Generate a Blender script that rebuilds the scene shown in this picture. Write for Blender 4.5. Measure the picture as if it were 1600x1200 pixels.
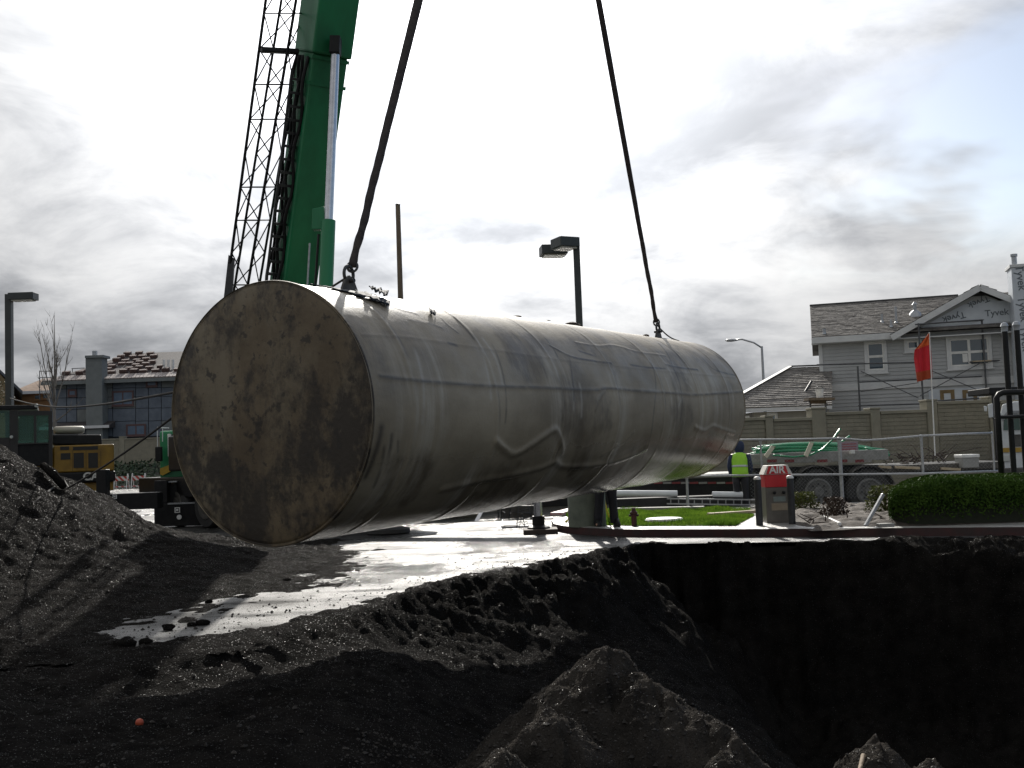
import bpy, bmesh, math, random
import numpy as np
from mathutils import Vector, Matrix
random.seed(7)
rng = np.random.default_rng(11)
R = math.radians
for o in list(bpy.data.objects):
    bpy.data.objects.remove(o)
SC = bpy.context.scene
COL = SC.collection

# ------------------------------------------------------------------ camera
F = 1650.0                       # focal length in pixels of a 1600 px wide picture
K = F / 1500.0                   # depths below are written for 1500 px and scaled by K
PITCH = math.atan(105.0 / F)
ROLL = 0.036
CAM = Vector((0, 0, 1.6))
_f = Vector((0, math.cos(PITCH), math.sin(PITCH)))
_r0 = Vector((1, 0, 0)); _u0 = _r0.cross(_f)
_r = _r0 * math.cos(ROLL) - _u0 * math.sin(ROLL)
_u = _u0 * math.cos(ROLL) + _r0 * math.sin(ROLL)
cam_d = bpy.data.cameras.new('camera'); cam = bpy.data.objects.new('camera', cam_d); COL.objects.link(cam)
cam_d.sensor_width = 36; cam_d.lens = 36 * F / 1600.0
cam_d.clip_start = 0.1; cam_d.clip_end = 5000
cam.matrix_world = Matrix(((_r.x, _u.x, -_f.x, CAM.x), (_r.y, _u.y, -_f.y, CAM.y), (_r.z, _u.z, -_f.z, CAM.z), (0, 0, 0, 1)))
SC.camera = cam

# ------------------------------------------------------------------ world, sun, exposure
SUN_EL, SUN_AZ = R(29.8), R(-1.5)          # azimuth from +Y towards +X
SUN = Vector((math.sin(SUN_AZ) * math.cos(SUN_EL), math.cos(SUN_AZ) * math.cos(SUN_EL), math.sin(SUN_EL)))
W = bpy.data.worlds.new('World'); SC.world = W; W.use_nodes = True
nt = W.node_tree; N = nt.nodes; LK = nt.links; N.clear()
def node(t, **k):
    n = N.new(t)
    for a, b in k.items(): setattr(n, a, b)
    return n
def wmath(op, a, b=None, c=None, clamp=False):
    n = N.new('ShaderNodeMath'); n.operation = op; n.use_clamp = clamp
    for i, v in enumerate((a, b, c)):
        if v is None: continue
        if isinstance(v, (int, float)): n.inputs[i].default_value = v
        else: LK.new(v, n.inputs[i])
    return n.outputs[0]
def wmap(v, a, b, c, d):
    n = N.new('ShaderNodeMapRange'); n.interpolation_type = 'SMOOTHSTEP'
    LK.new(v, n.inputs[0])
    for i, x in enumerate((a, b, c, d)): n.inputs[i + 1].default_value = x
    return n.outputs[0]
tc = node('ShaderNodeTexCoord')
sep = node('ShaderNodeSeparateXYZ'); LK.new(tc.outputs['Generated'], sep.inputs[0])
zz = wmath('ADD', wmath('MAXIMUM', sep.outputs[2], 0.0), 0.26)
cx = wmath('DIVIDE', sep.outputs[0], zz); cy = wmath('DIVIDE', sep.outputs[1], zz)
comb = node('ShaderNodeCombineXYZ'); LK.new(cx, comb.inputs[0]); LK.new(cy, comb.inputs[1])
def wnoise(scale, detail, rough, off, dist=0.0):
    mp = node('ShaderNodeMapping'); mp.inputs['Location'].default_value = off
    LK.new(comb.outputs[0], mp.inputs[0])
    n = node('ShaderNodeTexNoise'); n.inputs['Scale'].default_value = scale; n.inputs['Detail'].default_value = detail
    n.inputs['Roughness'].default_value = rough; n.inputs['Distortion'].default_value = dist
    LK.new(mp.outputs[0], n.inputs['Vector']); return n.outputs[0]
CLOUD_OFF = (3.1, 7.7, 0.0)
n_big = wnoise(1.15, 6, 0.55, CLOUD_OFF, 0.3)
n_fine = wnoise(3.4, 9, 0.62, (1.7, 4.2, 2.0), 0.4)
n_cov = wnoise(0.9, 5, 0.55, (9.4, 2.1, 5.0), 0.3)
dot = node('ShaderNodeVectorMath'); dot.operation = 'DOT_PRODUCT'
LK.new(tc.outputs['Generated'], dot.inputs[0]); dot.inputs[1].default_value = SUN
ang = wmath('ARCCOSINE', wmath('MINIMUM', dot.outputs['Value'], 0.99999))
thick = wmath('ADD', wmath('MULTIPLY', n_big, 0.65), wmath('MULTIPLY', n_fine, 0.35))
dens = wmap(thick, 0.36, 0.64, 0.0, 1.0)             # 0 thin bright cloud, 1 thick grey cloud
lum = wmath('ADD', wmath('MULTIPLY', dens, -0.42), 0.64)
glow = wmath('MULTIPLY', wmath('EXPONENT', wmath('MULTIPLY', wmath('POWER', wmath('DIVIDE', ang, 0.265), 2.0), -1.0)), 3.8)
glow2 = wmath('MULTIPLY', wmath('EXPONENT', wmath('DIVIDE', ang, -0.30)), 0.32)
glow_all = wmath('ADD', glow, glow2)
through = wmath('SUBTRACT', 1.10, wmath('MULTIPLY', dens, 0.58))
lum = wmath('ADD', lum, wmath('MULTIPLY', glow_all, through))
low = wmap(sep.outputs[2], 0.0, 0.30, 0.80, 1.0)      # cloud base greyer towards the horizon
lum = wmath('MULTIPLY', lum, low)
STR = 0.1
tint = node('ShaderNodeMixRGB'); tint.inputs[1].default_value = (1.0, 1.0, 1.0, 1); tint.inputs[2].default_value = (0.91, 0.94, 1.0, 1)
LK.new(dens, tint.inputs[0])
cl = node('ShaderNodeVectorMath'); cl.operation = 'SCALE'; LK.new(tint.outputs[0], cl.inputs[0])
LK.new(wmath('MULTIPLY', lum, 0.98 / STR), cl.inputs['Scale'])
sky = node('ShaderNodeTexSky'); sky.sky_type = 'NISHITA'; sky.sun_disc = False
sky.sun_elevation = SUN_EL; sky.sun_rotation = SUN_AZ; sky.altitude = 50
cover = wmap(wmath('SUBTRACT', n_cov, wmath('MULTIPLY', cx, 0.235)), 0.31, 0.42, 0.0, 1.0)
cover = wmath('MAXIMUM', cover, wmap(sep.outputs[2], 0.13, 0.21, 1.0, 0.0))
mix = node('ShaderNodeMixRGB'); LK.new(cover, mix.inputs[0]); LK.new(sky.outputs[0], mix.inputs[1]); LK.new(cl.outputs[0], mix.inputs[2])
bg = node('ShaderNodeBackground'); bg.inputs[1].default_value = STR; LK.new(mix.outputs[0], bg.inputs[0])
wo = node('ShaderNodeOutputWorld'); LK.new(bg.outputs[0], wo.inputs[0])

sun_d = bpy.data.lights.new('sun', 'SUN'); sun_d.energy = 4.8; sun_d.angle = R(0.6); sun_d.color = (1.0, 0.95, 0.87)
sun = bpy.data.objects.new('sun', sun_d); COL.objects.link(sun)
sun.rotation_euler = SUN.to_track_quat('Z', 'Y').to_euler(); sun.location = (0, 30, 40)
SC.view_settings.view_transform = 'Standard'; SC.view_settings.look = 'None'
SC.view_settings.exposure = 0.22; SC.view_settings.gamma = 1.0; SC.view_settings.use_curve_mapping = False
SC.render.engine = 'CYCLES'

# ------------------------------------------------------------------ measuring helpers
def ray(px, py):
    return (_f + _r * ((px - 800) / F) - _u * ((py - 600) / F))
FACE = None
class Face:                       # an upright plane square to the line of sight, for things that stand square to the camera
    def __init__(s, px, py, D):
        s.D = D; s.o = CAM + ray(px, py) * (D * K / ray(px, py).y); n = s.o - CAM; n.z = 0; s.n = n.normalized(); s.x = Vector((s.n.y, -s.n.x, 0)); s.R = Matrix((s.x, s.n, Vector((0, 0, 1)))).transposed()
    def pt(s, px, py, D): d = ray(px, py); return CAM + d * (((s.o - CAM).dot(s.n) + (D - s.D) * K) / d.dot(s.n))
def A(px, py, D):                 # point seen at a pixel of the photograph, at depth D*K along Y
    if FACE: return FACE.pt(px, py, D)
    d = ray(px, py); return CAM + d * (D * K / d.y)
def G(px, py, z=0.0):             # the same on a level z
    d = ray(px, py); return CAM + d * ((z - CAM.z) / d.z)
def U(D): return D / 1500.0       # metres per pixel at depth D

# ------------------------------------------------------------------ materials
MATS = {}
def M(name, c1, c2=None, scale=6.0, rough=0.6, metal=0.0, bump=0.0, bscale=60.0, stretch=(1, 1, 1), spec=0.5, detail=5, lo=0.35, hi=0.65, rvar=0.0, bdist=0.02, coat=0.0):
    if name in MATS: return MATS[name]
    m = bpy.data.materials.new(name); m.use_nodes = True; t = m.node_tree; n = t.nodes; l = t.links
    b = n['Principled BSDF']; b.inputs['Roughness'].default_value = rough; b.inputs['Metallic'].default_value = metal
    b.inputs['Specular IOR Level'].default_value = spec; b.inputs['Coat Weight'].default_value = coat
    if c2 is None: c2 = tuple(x * 0.78 for x in c1)
    co = n.new('ShaderNodeTexCoord'); mp = n.new('ShaderNodeMapping'); mp.inputs['Scale'].default_value = stretch
    l.new(co.outputs['Object'], mp.inputs[0])
    no = n.new('ShaderNodeTexNoise'); no.inputs['Scale'].default_value = scale; no.inputs['Detail'].default_value = detail
    no.inputs['Roughness'].default_value = 0.62; l.new(mp.outputs[0], no.inputs['Vector'])
    mr = n.new('ShaderNodeMapRange'); mr.inputs[1].default_value = lo; mr.inputs[2].default_value = hi; l.new(no.outputs[0], mr.inputs[0])
    mx = n.new('ShaderNodeMixRGB'); mx.inputs[1].default_value = (*c1, 1); mx.inputs[2].default_value = (*c2, 1)
    l.new(mr.outputs[0], mx.inputs[0]); l.new(mx.outputs[0], b.inputs['Base Color'])
    if rvar:
        m2 = n.new('ShaderNodeMapRange'); m2.inputs[1].default_value = lo; m2.inputs[2].default_value = hi
        m2.inputs[3].default_value = rough; m2.inputs[4].default_value = rough + rvar
        l.new(no.outputs[0], m2.inputs[0]); l.new(m2.outputs[0], b.inputs['Roughness'])
    if bump:
        nb = n.new('ShaderNodeTexNoise'); nb.inputs['Scale'].default_value = bscale; nb.inputs['Detail'].default_value = 6
        l.new(mp.outputs[0], nb.inputs['Vector'])
        bu = n.new('ShaderNodeBump'); bu.inputs['Strength'].default_value = bump; bu.inputs['Distance'].default_value = bdist
        l.new(nb.outputs[0], bu.inputs['Height']); l.new(bu.outputs[0], b.inputs['Normal'])
    MATS[name] = m; return m
def glass(name, col, rough=0.06):
    m = M(name, col, tuple(x * 0.8 for x in col), 1.5, rough, 0, spec=0.8); return m

def dirt_mat():
    m = M('wet black dirt', (0.0075, 0.0071, 0.0066), (0.018, 0.0165, 0.015), 4, 0.8, 0, 1.0, 60, spec=0.1, detail=8, bdist=0.035)
    t = m.node_tree; n = t.nodes; l = t.links; b = n['Principled BSDF']; co = n.new('ShaderNodeTexCoord')
    x = n.new('ShaderNodeTexNoise'); x.inputs['Scale'].default_value = 80; x.inputs['Detail'].default_value = 3; l.new(co.outputs['Object'], x.inputs['Vector'])
    k = n.new('ShaderNodeMapRange'); l.new(x.outputs[0], k.inputs[0])
    for i, v in enumerate((.645, .70, .01, .8)): k.inputs[i + 1].default_value = v
    l.new(k.outputs[0], b.inputs['Specular IOR Level'])
    k2 = n.new('ShaderNodeMapRange'); l.new(x.outputs[0], k2.inputs[0])
    for i, v in enumerate((.645, .70, .95, .34)): k2.inputs[i + 1].default_value = v
    l.new(k2.outputs[0], b.inputs['Roughness']); return m
DIRT = dirt_mat()
ASPH = None
BLACK = M('black paint', (0.009, 0.009, 0.010), (0.016, 0.016, 0.016), 8, 0.5, spec=.22)
RUBBER = M('rubber', (0.018, 0.018, 0.018), (0.03, 0.029, 0.027), 12, 0.75)
GREEN = M('green crane paint', (0.012, 0.20, 0.078), (0.006, 0.10, 0.038), 1.4, 0.4, rvar=0.2, stretch=(1, 1, .25), lo=.38, hi=.75)
STEEL = M('galvanised steel', (0.42, 0.43, 0.44), (0.30, 0.31, 0.32), 20, 0.4, 0.6)
CHROME = M('chromed rod', (0.62, 0.63, 0.66), (0.5, 0.51, 0.54), 10, 0.22, 0.9)
DKMET = M('dark steel', (0.05, 0.052, 0.055), (0.03, 0.03, 0.032), 10, 0.5, 0.3)
GRIME = M('grimy steel', (0.10, 0.095, 0.085), (0.05, 0.045, 0.04), 8, 0.6, 0.2)
CONC = M('concrete', (0.36, 0.35, 0.32), (0.24, 0.235, 0.22), 5, 0.75, 0, 0.3, 80)
CONCG = M('weathered base concrete', (0.16, 0.18, 0.14), (0.10, 0.115, 0.09), 4, 0.75, 0, 0.3, 60)
WETC = M('wet concrete', (.34, .335, .31), (.22, .215, .20), 3, .28, 0, .5, 60, rvar=.3)
WHITE = M('white paint', (0.75, 0.75, 0.73), (0.6, 0.6, 0.58), 5, 0.5)
YELLOW = M('yellow machine paint', (.27, .15, .010), (.18, .098, .008), 4, 0.45)
WOOD = M('weathered wood', (0.20, 0.15, 0.10), (0.11, 0.085, 0.06), 6, 0.8, 0, 0.3, 30, (1, 1, 0.1))
LUMBER = M('pale lumber', (0.48, 0.40, 0.28), (0.36, 0.28, 0.18), 8, 0.75)
BRONZE = M('dark bronze lamp paint', (0.035, 0.045, 0.045), (0.025, 0.032, 0.034), 6, 0.45)

# ------------------------------------------------------------------ mesh builder
class MB:
    def __init__(s, T=None): s.v = []; s.f = []; s.T = T
    def P(s, p):
        p = Vector(p)
        if s.T is not None: p = s.T @ p
        s.v.append(p); return len(s.v) - 1
    def poly(s, pts): s.f.append([s.P(p) for p in pts])
    def box(s, c, d, Rm=None):
        c = Vector(c); i = len(s.v)
        for z in (-.5, .5):
            for x, y in ((-.5, -.5), (.5, -.5), (.5, .5), (-.5, .5)):
                q = Vector((x * d[0], y * d[1], z * d[2]))
                if Rm is not None: q = Rm @ q
                s.P(c + q)
        for a in ((3, 2, 1, 0), (4, 5, 6, 7), (0, 1, 5, 4), (1, 2, 6, 5), (2, 3, 7, 6), (3, 0, 4, 7)): s.f.append([i + k for k in a])
        return s
    def bx(s, x0, x1, y0, y1, z0, z1): return s.box(((x0 + x1) / 2, (y0 + y1) / 2, (z0 + z1) / 2), (x1 - x0, y1 - y0, z1 - z0))
    def beam(s, p, q, w, h=None, up=(0, 0, 1)):
        p = Vector(p); q = Vector(q); a = (q - p); L = a.length; a.normalize(); up = Vector(up)
        if abs(a.dot(up)) > 0.98: up = Vector((0, 1, 0))
        b = a.cross(up).normalized(); c = b.cross(a)
        Rm = Matrix((a, b, c)).transposed()
        return s.box((p + q) / 2, (L, w, h or w), Rm)
    def tube(s, pts, r, n=8, cap=True, flat=None):
        pts = [Vector(p) for p in pts]; m = len(pts)
        rs = r if isinstance(r, (list, tuple)) else [r] * m
        t0 = (pts[1] - pts[0]).normalized(); ref = Vector((0, 0, 1)) if abs(t0.z) < 0.9 else Vector((0, 1, 0))
        side = t0.cross(ref).normalized(); rings = []
        for i in range(m):
            t = (pts[min(i + 1, m - 1)] - pts[max(i - 1, 0)]).normalized()
            side = (side - t * side.dot(t)).normalized(); up = t.cross(side)
            ring = []
            for k in range(n):
                a = 2 * math.pi * k / n
                ring.append(s.P(pts[i] + side * (math.cos(a) * rs[i]) + up * (math.sin(a) * rs[i] * (flat or 1))))
            rings.append(ring)
        for i in range(m - 1):
            for k in range(n): s.f.append([rings[i][k], rings[i][(k + 1) % n], rings[i + 1][(k + 1) % n], rings[i + 1][k]])
        if cap: s.f.append(rings[0][::-1]); s.f.append(rings[-1])
        return s
    def cyl(s, p, q, r, n=16): return s.tube([p, q], r, n)
    def prism(s, pts, vec):
        vec = Vector(vec); n = len(pts); a = [s.P(p) for p in pts]; b = [s.P(Vector(p) + vec) for p in pts]
        s.f.append(a[::-1]); s.f.append(b)
        for k in range(n): s.f.append([a[k], a[(k + 1) % n], b[(k + 1) % n], b[k]])
        return s
    def lathe(s, c, prof, n=20, X=None, Y=None, Z=None):
        c = Vector(c); X = Vector(X or (1, 0, 0)); Y = Vector(Y or (0, 1, 0)); Z = Vector(Z or (0, 0, 1)); rings = []
        for r, z in prof:
            rings.append([s.P(c + Z * z + X * (r * math.cos(2 * math.pi * k / n)) + Y * (r * math.sin(2 * math.pi * k / n))) for k in range(n)])
        for i in range(len(rings) - 1):
            for k in range(n): s.f.append([rings[i][k], rings[i][(k + 1) % n], rings[i + 1][(k + 1) % n], rings[i + 1][k]])
        s.f.append(rings[0][::-1]); s.f.append(rings[-1]); return s
    def ring_loft(s, rings, cap=True):
        idx = [[s.P(p) for p in r] for r in rings]; n = len(idx[0])
        for i in range(len(idx) - 1):
            for k in range(n): s.f.append([idx[i][k], idx[i][(k + 1) % n], idx[i + 1][(k + 1) % n], idx[i + 1][k]])
        if cap: s.f.append(idx[0][::-1]); s.f.append(idx[-1])
        return s
    def build(s, name, mat, parent=None, bev=0.0, smooth=False):
        off = Vector((0, 0, 0)); p = parent
        while p is not None: off += p.location; p = p.parent
        me = bpy.data.meshes.new(name); me.from_pydata([tuple(v - off) for v in s.v], [], s.f); me.update()
        bm = bmesh.new(); bm.from_mesh(me); bmesh.ops.recalc_face_normals(bm, faces=bm.faces); bm.to_mesh(me); bm.free()
        me.materials.append(mat)
        o = bpy.data.objects.new(name, me); COL.objects.link(o)
        if parent is not None: o.parent = parent
        if bev:
            b = o.modifiers.new('edge', 'BEVEL'); b.width = bev; b.segments = 2; b.limit_method = 'ANGLE'
        if smooth:
            me.polygons.foreach_set('use_smooth', [True] * len(me.polygons))
            if smooth == 'auto':
                me.set_sharp_from_angle(angle=R(40))
        return o
def tag(o, label=None, cat=None, group=None, kind=None):
    if label: o['label'] = label
    if cat: o['category'] = cat
    if group: o['group'] = group
    if kind: o['kind'] = kind
    return o
def thing(name, label, cat, loc, group=None):
    o = bpy.data.objects.new(name, None); o.empty_display_size = 0.3; COL.objects.link(o); o.location = Vector(loc)
    return tag(o, label, cat, group)
def copy_tree(o, loc=None, parent=None):
    c = o.copy(); COL.objects.link(c)
    if parent is not None: c.parent = parent
    if loc is not None: c.location = loc
    for ch in [x for x in bpy.data.objects if x.parent == o]: copy_tree(ch, None, c)
    return c
def structure(o, kind='structure'): o['kind'] = kind; return o
def pbox(mb, x0, y0, x1, y1, D, dep):       # box whose front spans that part of the photograph at depth D
    a = A((x0 + x1) / 2, (y0 + y1) / 2, D); u = U(D)
    if FACE:
        yc = (y0 + y1) / 2; xc = (x0 + x1) / 2; w = (A(x1, yc, D) - A(x0, yc, D)).dot(FACE.x); h = A(xc, y0, D).z - A(xc, y1, D).z
        mb.box(a + FACE.n * dep / 2, (w, dep, h), FACE.R); return mb
    mb.box((a.x, a.y + dep / 2, a.z), ((x1 - x0) * u, dep, (y1 - y0) * u)); return mb
def text_part(name, s, size, X, Y, org, mat, parent, thick=0.004, bold=0.012):
    """flat lettering: X and Y are the writing direction and its up, org the middle of the word"""
    cu = bpy.data.curves.new('lettering', 'FONT'); cu.body = s; cu.size = size; cu.align_x = 'CENTER'; cu.align_y = 'CENTER'
    cu.extrude = thick; cu.offset = size * bold
    t = bpy.data.objects.new('tmp', cu); COL.objects.link(t); bpy.context.view_layer.update()
    me = bpy.data.meshes.new_from_object(t.evaluated_get(bpy.context.evaluated_depsgraph_get()))
    bpy.data.objects.remove(t)
    X = Vector(X).normalized(); Y = Vector(Y).normalized(); Z = X.cross(Y)
    off = Vector((0, 0, 0)); p = parent
    while p is not None: off += p.location; p = p.parent
    Tm = Matrix(((X.x, Y.x, Z.x, org[0] - off.x), (X.y, Y.y, Z.y, org[1] - off.y), (X.z, Y.z, Z.z, org[2] - off.z), (0, 0, 0, 1)))
    me.transform(Tm); me.materials.clear(); me.materials.append(mat); me.name = name
    o = bpy.data.objects.new(name, me); COL.objects.link(o); o.parent = parent; return o

# ------------------------------------------------------------------ noise for terrain
_tab = rng.random((256, 256))
def vnoise(x, y):
    xi = np.floor(x).astype(int); yi = np.floor(y).astype(int); fx = x - xi; fy = y - yi
    fx = fx * fx * fx * (fx * (fx * 6 - 15) + 10); fy = fy * fy * fy * (fy * (fy * 6 - 15) + 10)
    g = lambda a, b: _tab[a & 255, b & 255]
    return (g(xi, yi) * (1 - fx) + g(xi + 1, yi) * fx) * (1 - fy) + (g(xi, yi + 1) * (1 - fx) + g(xi + 1, yi + 1) * fx) * fy
def fbm(x, y, o=5, gain=0.5):
    t = 0; a = 1; s = 0
    for i in range(o):
        c, sn = math.cos(i * 1.3), math.sin(i * 1.3)
        t = t + a * (vnoise(x * c - y * sn + 17.3 * i, x * sn + y * c + 5.1 * i) - .5); s += a; a *= gain; x = x * 2.03; y = y * 2.03
    return t / s * 2
def ridged(x, y, o=4):
    t = 0; a = 1; s = 0
    for i in range(o):
        t = t + a * (1 - np.abs(2 * vnoise(x + 9.7 * i, y + 3.3 * i) - 1)); s += a; a *= .5; x = x * 2.1; y = y * 2.1
    return t / s
def sm(a, b, x):
    t = np.clip((x - a) / (b - a), 0, 1); return t * t * (3 - 2 * t)
def poly_sdf(x, y, P):
    d = np.full(x.shape, 1e9); ins = np.zeros(x.shape, bool); n = len(P)
    for i in range(n):
        ax, ay = P[i]; bx, by = P[(i + 1) % n]; ex, ey = bx - ax, by - ay
        t = np.clip(((x - ax) * ex + (y - ay) * ey) / (ex * ex + ey * ey), 0, 1)
        d = np.minimum(d, np.hypot(x - ax - t * ex, y - ay - t * ey))
        c = ((ay > y) != (by > y)) & (x < (bx - ax) * (y - ay) / (by - ay + 1e-12) + ax); ins ^= c
    return np.where(ins, d, -d)

EDGE = [(-14, 14.0), (-6.5, 12.8), (-4.9, 10.6), (-4.2, 9.3), (-3.75, 8.5), (-3.4, 8.3), (-2.9, 8.6), (-2.3, 9.15), (-2.0, 9.8), (-1.5, 10.5), (-1.17, 11.6), (-.42, 12.6), (0, 13.0), (.7, 13.9), (1.4, 14.8), (2.1, 15.95), (4, 15.5), (5.3, 15.05), (6.0, 15.45), (7.4, 15.0), (16, 11.7)]
_ex = np.array([p[0] for p in EDGE]); _ey = np.array([p[1] for p in EDGE])
PIT = [(1.9, 16.0), (4, 15.5), (5.3, 15.0), (7.4, 14.2), (16, 11.3), (16, 4.2), (2.6, 5.0), (1.6, 5.5), (1.2, 6.6), (1.15, 8), (1.2, 9.5), (1.05, 11), (1.25, 13.4)]
MND = (-9.6, 14.6, 2.92)
def mound_h(x, y):
    yp = y / K
    r = np.hypot(x - MND[0], (yp - MND[1]))
    z = MND[2] - 0.60 * np.sqrt(r * r + 0.3)
    z = np.where(z < .6, .685 * np.exp((z - .6) / .9) - .085, z)
    an = np.arctan2(yp - MND[1], x - MND[0]); top_ = sm(-.05, .5, z)
    z = z + (ridged(an * 7 + fbm(x, y, 3) * .8, r * .5, 4) - .5) * .085 * top_ + fbm(x * 2.4, y * 2.4, 5, .6) * .07 * top_
    return z + fbm(x * .9, y * .9, 4) * .10 * sm(-.1, .5, z) + fbm(x * 5, y * 5, 4) * .035 + ridged(x * 1.3 + 3, y * .8, 3) * .08 - .04
HEAPA = [(1.21, 5.5, .02), (1.1, 5.6, .07), (.88, 5.8, .19), (-.1, 5.2, .07), (.5, 6.15, .40), (.75, 5.9, .27), (1.0, 5.7, .12), (1.12, 5.4, 0.0), (1.2, 5.25, -.09), (.2, 5.55, .14), (-.32, 5.0, -.06), (.35, 4.9, .03), (.85, 4.9, -.02)]
HEAPB = [(1.85, 5.0, .13), (2.05, 4.85, .04), (1.75, 4.75, .03)]
def heap_h(x, y, H, slope, seed):
    yp = y / K
    wx = x + fbm(x * 2.2 + seed, yp * 2.2, 3) * .10; wy = yp + fbm(x * 2.2 + 40, yp * 2.2 + seed, 3) * .10
    z = np.full(x.shape, -9.0)
    for hx, hy, hz in H: z = np.maximum(z, hz - slope * np.where(wx > hx, 1.45, 1.12) * np.sqrt((wx - hx) ** 2 + (wy - hy) ** 2 + .012))
    return z + fbm(x * 6 + seed, yp * 6, 6, .68) * .075 + ridged(x * 4 + seed, yp * 3, 5) * .05 + .02
def ground_h(x, y):
    yp = y / K
    d = (np.interp(x, _ex, _ey) - yp + fbm(x * 1.7, yp * 1.7, 4) * (.10 + .14 * sm(-1.5, .5, x)) + fbm(x * 7, yp * 7, 4, .65) * .10) * .78
    mid = sm(-1.7, .1, x)
    dep = (.22 + .58 * mid) * sm(-4.6, -2.2, x); wid = 1.0 + 1.1 * mid
    zb = -dep * sm(0, 1, d / wid) - .02
    zb = zb + .34 * sm(8.2, 5.2, yp) * (0.6 + .4 * mid)
    lip = np.exp(-((d - .18) / .22) ** 2) * sm(-1.9, -1.2, x) * (.02 + .09 * vnoise(x * 4, yp * 4))
    zb = zb + lip
    inn = poly_sdf(x, yp, PIT) + fbm(x * 1.1 + 8, yp * 1.1, 4) * .28 * sm(15.2, 13, yp + x * .3) + fbm(x * 3.1, yp * 3.1 + 4, 4) * .12
    ww = .35 + fbm(x * .8, yp * .8 + 3, 3) * .2 + 3.0 * sm(5.0, 2.4, x) * sm(.05, 1.6, np.interp(x, _ex, _ey) - yp) * sm(5.6, 7.5, yp)
    pit = sm(0, 1, inn / ww); z = zb * (1 - pit) + pit * (-2.6 + zb * .3)
    rough = sm(0.02, .35, d)
    slope = rough * sm(2.2, .3, d) * sm(-2.0, -.6, x)
    z = z + rough * (fbm(x * .8, yp * .8, 5) * .10 + fbm(x * 4.3, yp * 4.3, 5, .6) * .05)
    wxx = x + fbm(x * 3 + 5, yp * 3, 4) * .25; wyy = yp + fbm(x * 3, yp * 3 + 9, 4) * .25
    z = z + slope * ((ridged(wxx * 3.1 + wyy, (wyy - wxx) * 1.3, 5) - .5) * (.05 + .10 * sm(-.2, 1.0, x)) + fbm(wxx * 9, wyy * 9, 5, .7) * .11)
    z = z + rough * sm(.62, .85, vnoise(x * 1.9, yp * 1.9)) * fbm(x * 9, yp * 9, 3) * .06
    z = z + pit * (fbm(x * 1.2, yp * 1.2, 5) * .28 + (ridged(x * 2.2, yp * 1.1 + 7, 4) - .5) * .22 * (1 - pit))
    spill = sm(-.62, -.22, d + fbm(x * 2.6, yp * 2.6, 4) * .26 + fbm(x * 11, yp * 11, 4, .7) * .16) * sm(3.2, 2.2, x)
    under = -.07 + spill * (.085 + .03 * (fbm(x * 7, yp * 7, 4)))
    return np.where(d < 0, np.maximum(np.minimum(-.07, z), under), z + (.03 * np.exp(-d / .25)) * sm(3.2, 2.2, x))
def grid_mesh(name, X, Y, Z, mat, mask=None):
    ny, nx = X.shape
    co = np.stack([X, Y, Z], -1).reshape(-1, 3).astype(np.float32)
    i = np.arange(ny * nx).reshape(ny, nx)
    q = np.stack([i[:-1, :-1], i[:-1, 1:], i[1:, 1:], i[1:, :-1]], -1).reshape(-1, 4)
    if mask is not None:
        mk = mask.reshape(-1)[q].any(1); q = q[mk]
        used = np.unique(q); re = np.full(ny * nx, -1); re[used] = np.arange(len(used)); co = co[used]; q = re[q]
    me = bpy.data.meshes.new(name); me.vertices.add(len(co)); me.vertices.foreach_set('co', co.ravel())
    me.loops.add(len(q) * 4); me.loops.foreach_set('vertex_index', q.ravel().astype(np.int32))
    me.polygons.add(len(q)); me.polygons.foreach_set('loop_start', np.arange(0, len(q) * 4, 4, dtype=np.int32))
    me.polygons.foreach_set('use_smooth', np.ones(len(q), bool)); me.update(calc_edges=True); me.validate()
    me.materials.append(mat); o = bpy.data.objects.new(name, me); COL.objects.link(o); return o
def axis_y(a, b, k):
    out = [a]
    while out[-1] < b: out.append(out[-1] + max(.014, out[-1] * k))
    return np.array(out)

# ------------------------------------------------------------------ setting: ground
ys = axis_y(2.0, 18.2, .0036); xs = np.arange(-14, 16.01, .042)
X, Y = np.meshgrid(xs, ys); Z = ground_h(X, Y)
dirt = structure(grid_mesh('excavation_ground', X, Y, Z, DIRT)); dirt['label'] = 'dark wet soil round the open pit'
Xm, Ym = np.meshgrid(np.arange(-14, -2.2, .036), np.arange(7.6, 21.5, .036)); Zm = mound_h(Xm, Ym)
mound = structure(grid_mesh('dirt_mound', Xm, Ym, Zm, DIRT, Zm > -.03)); mound['label'] = 'tall heap of wet black sand beside the tank'
HEAPM = DIRT.copy(); HEAPM.name = 'paler wet soil'  # paler copy of the dirt colours, used on the heaps
for n_ in HEAPM.node_tree.nodes:
    if n_.type == 'MIX_RGB': n_.inputs[1].default_value = (.017, .0158, .0145, 1); n_.inputs[2].default_value = (.048, .043, .038, 1)
def heap(name, H, slope, seed, xr, yr, label):
    Xh, Yh = np.meshgrid(np.arange(*xr, .014), np.arange(*yr, .014)); Zh = heap_h(Xh, Yh, H, slope, seed); Zg = ground_h(Xh, Yh)
    o = grid_mesh(name, Xh, Yh, np.maximum(Zh, Zg - .06), HEAPM, Zh > Zg - .03); tag(o, label, 'soil heap', 'soil heaps at the pit rim', 'structure'); return o
heap('soil_heap', HEAPA, .85, 3.0, (-1.3, 2.2), (4.2, 7.9), 'big broken ridge of wet soil at the pit rim with a flat slab top')
heap('soil_heap', HEAPB, .95, 21.0, (1.0, 3.1), (4.2, 6.5), 'small pointed soil heap with a root on it at the pit rim')

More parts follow.
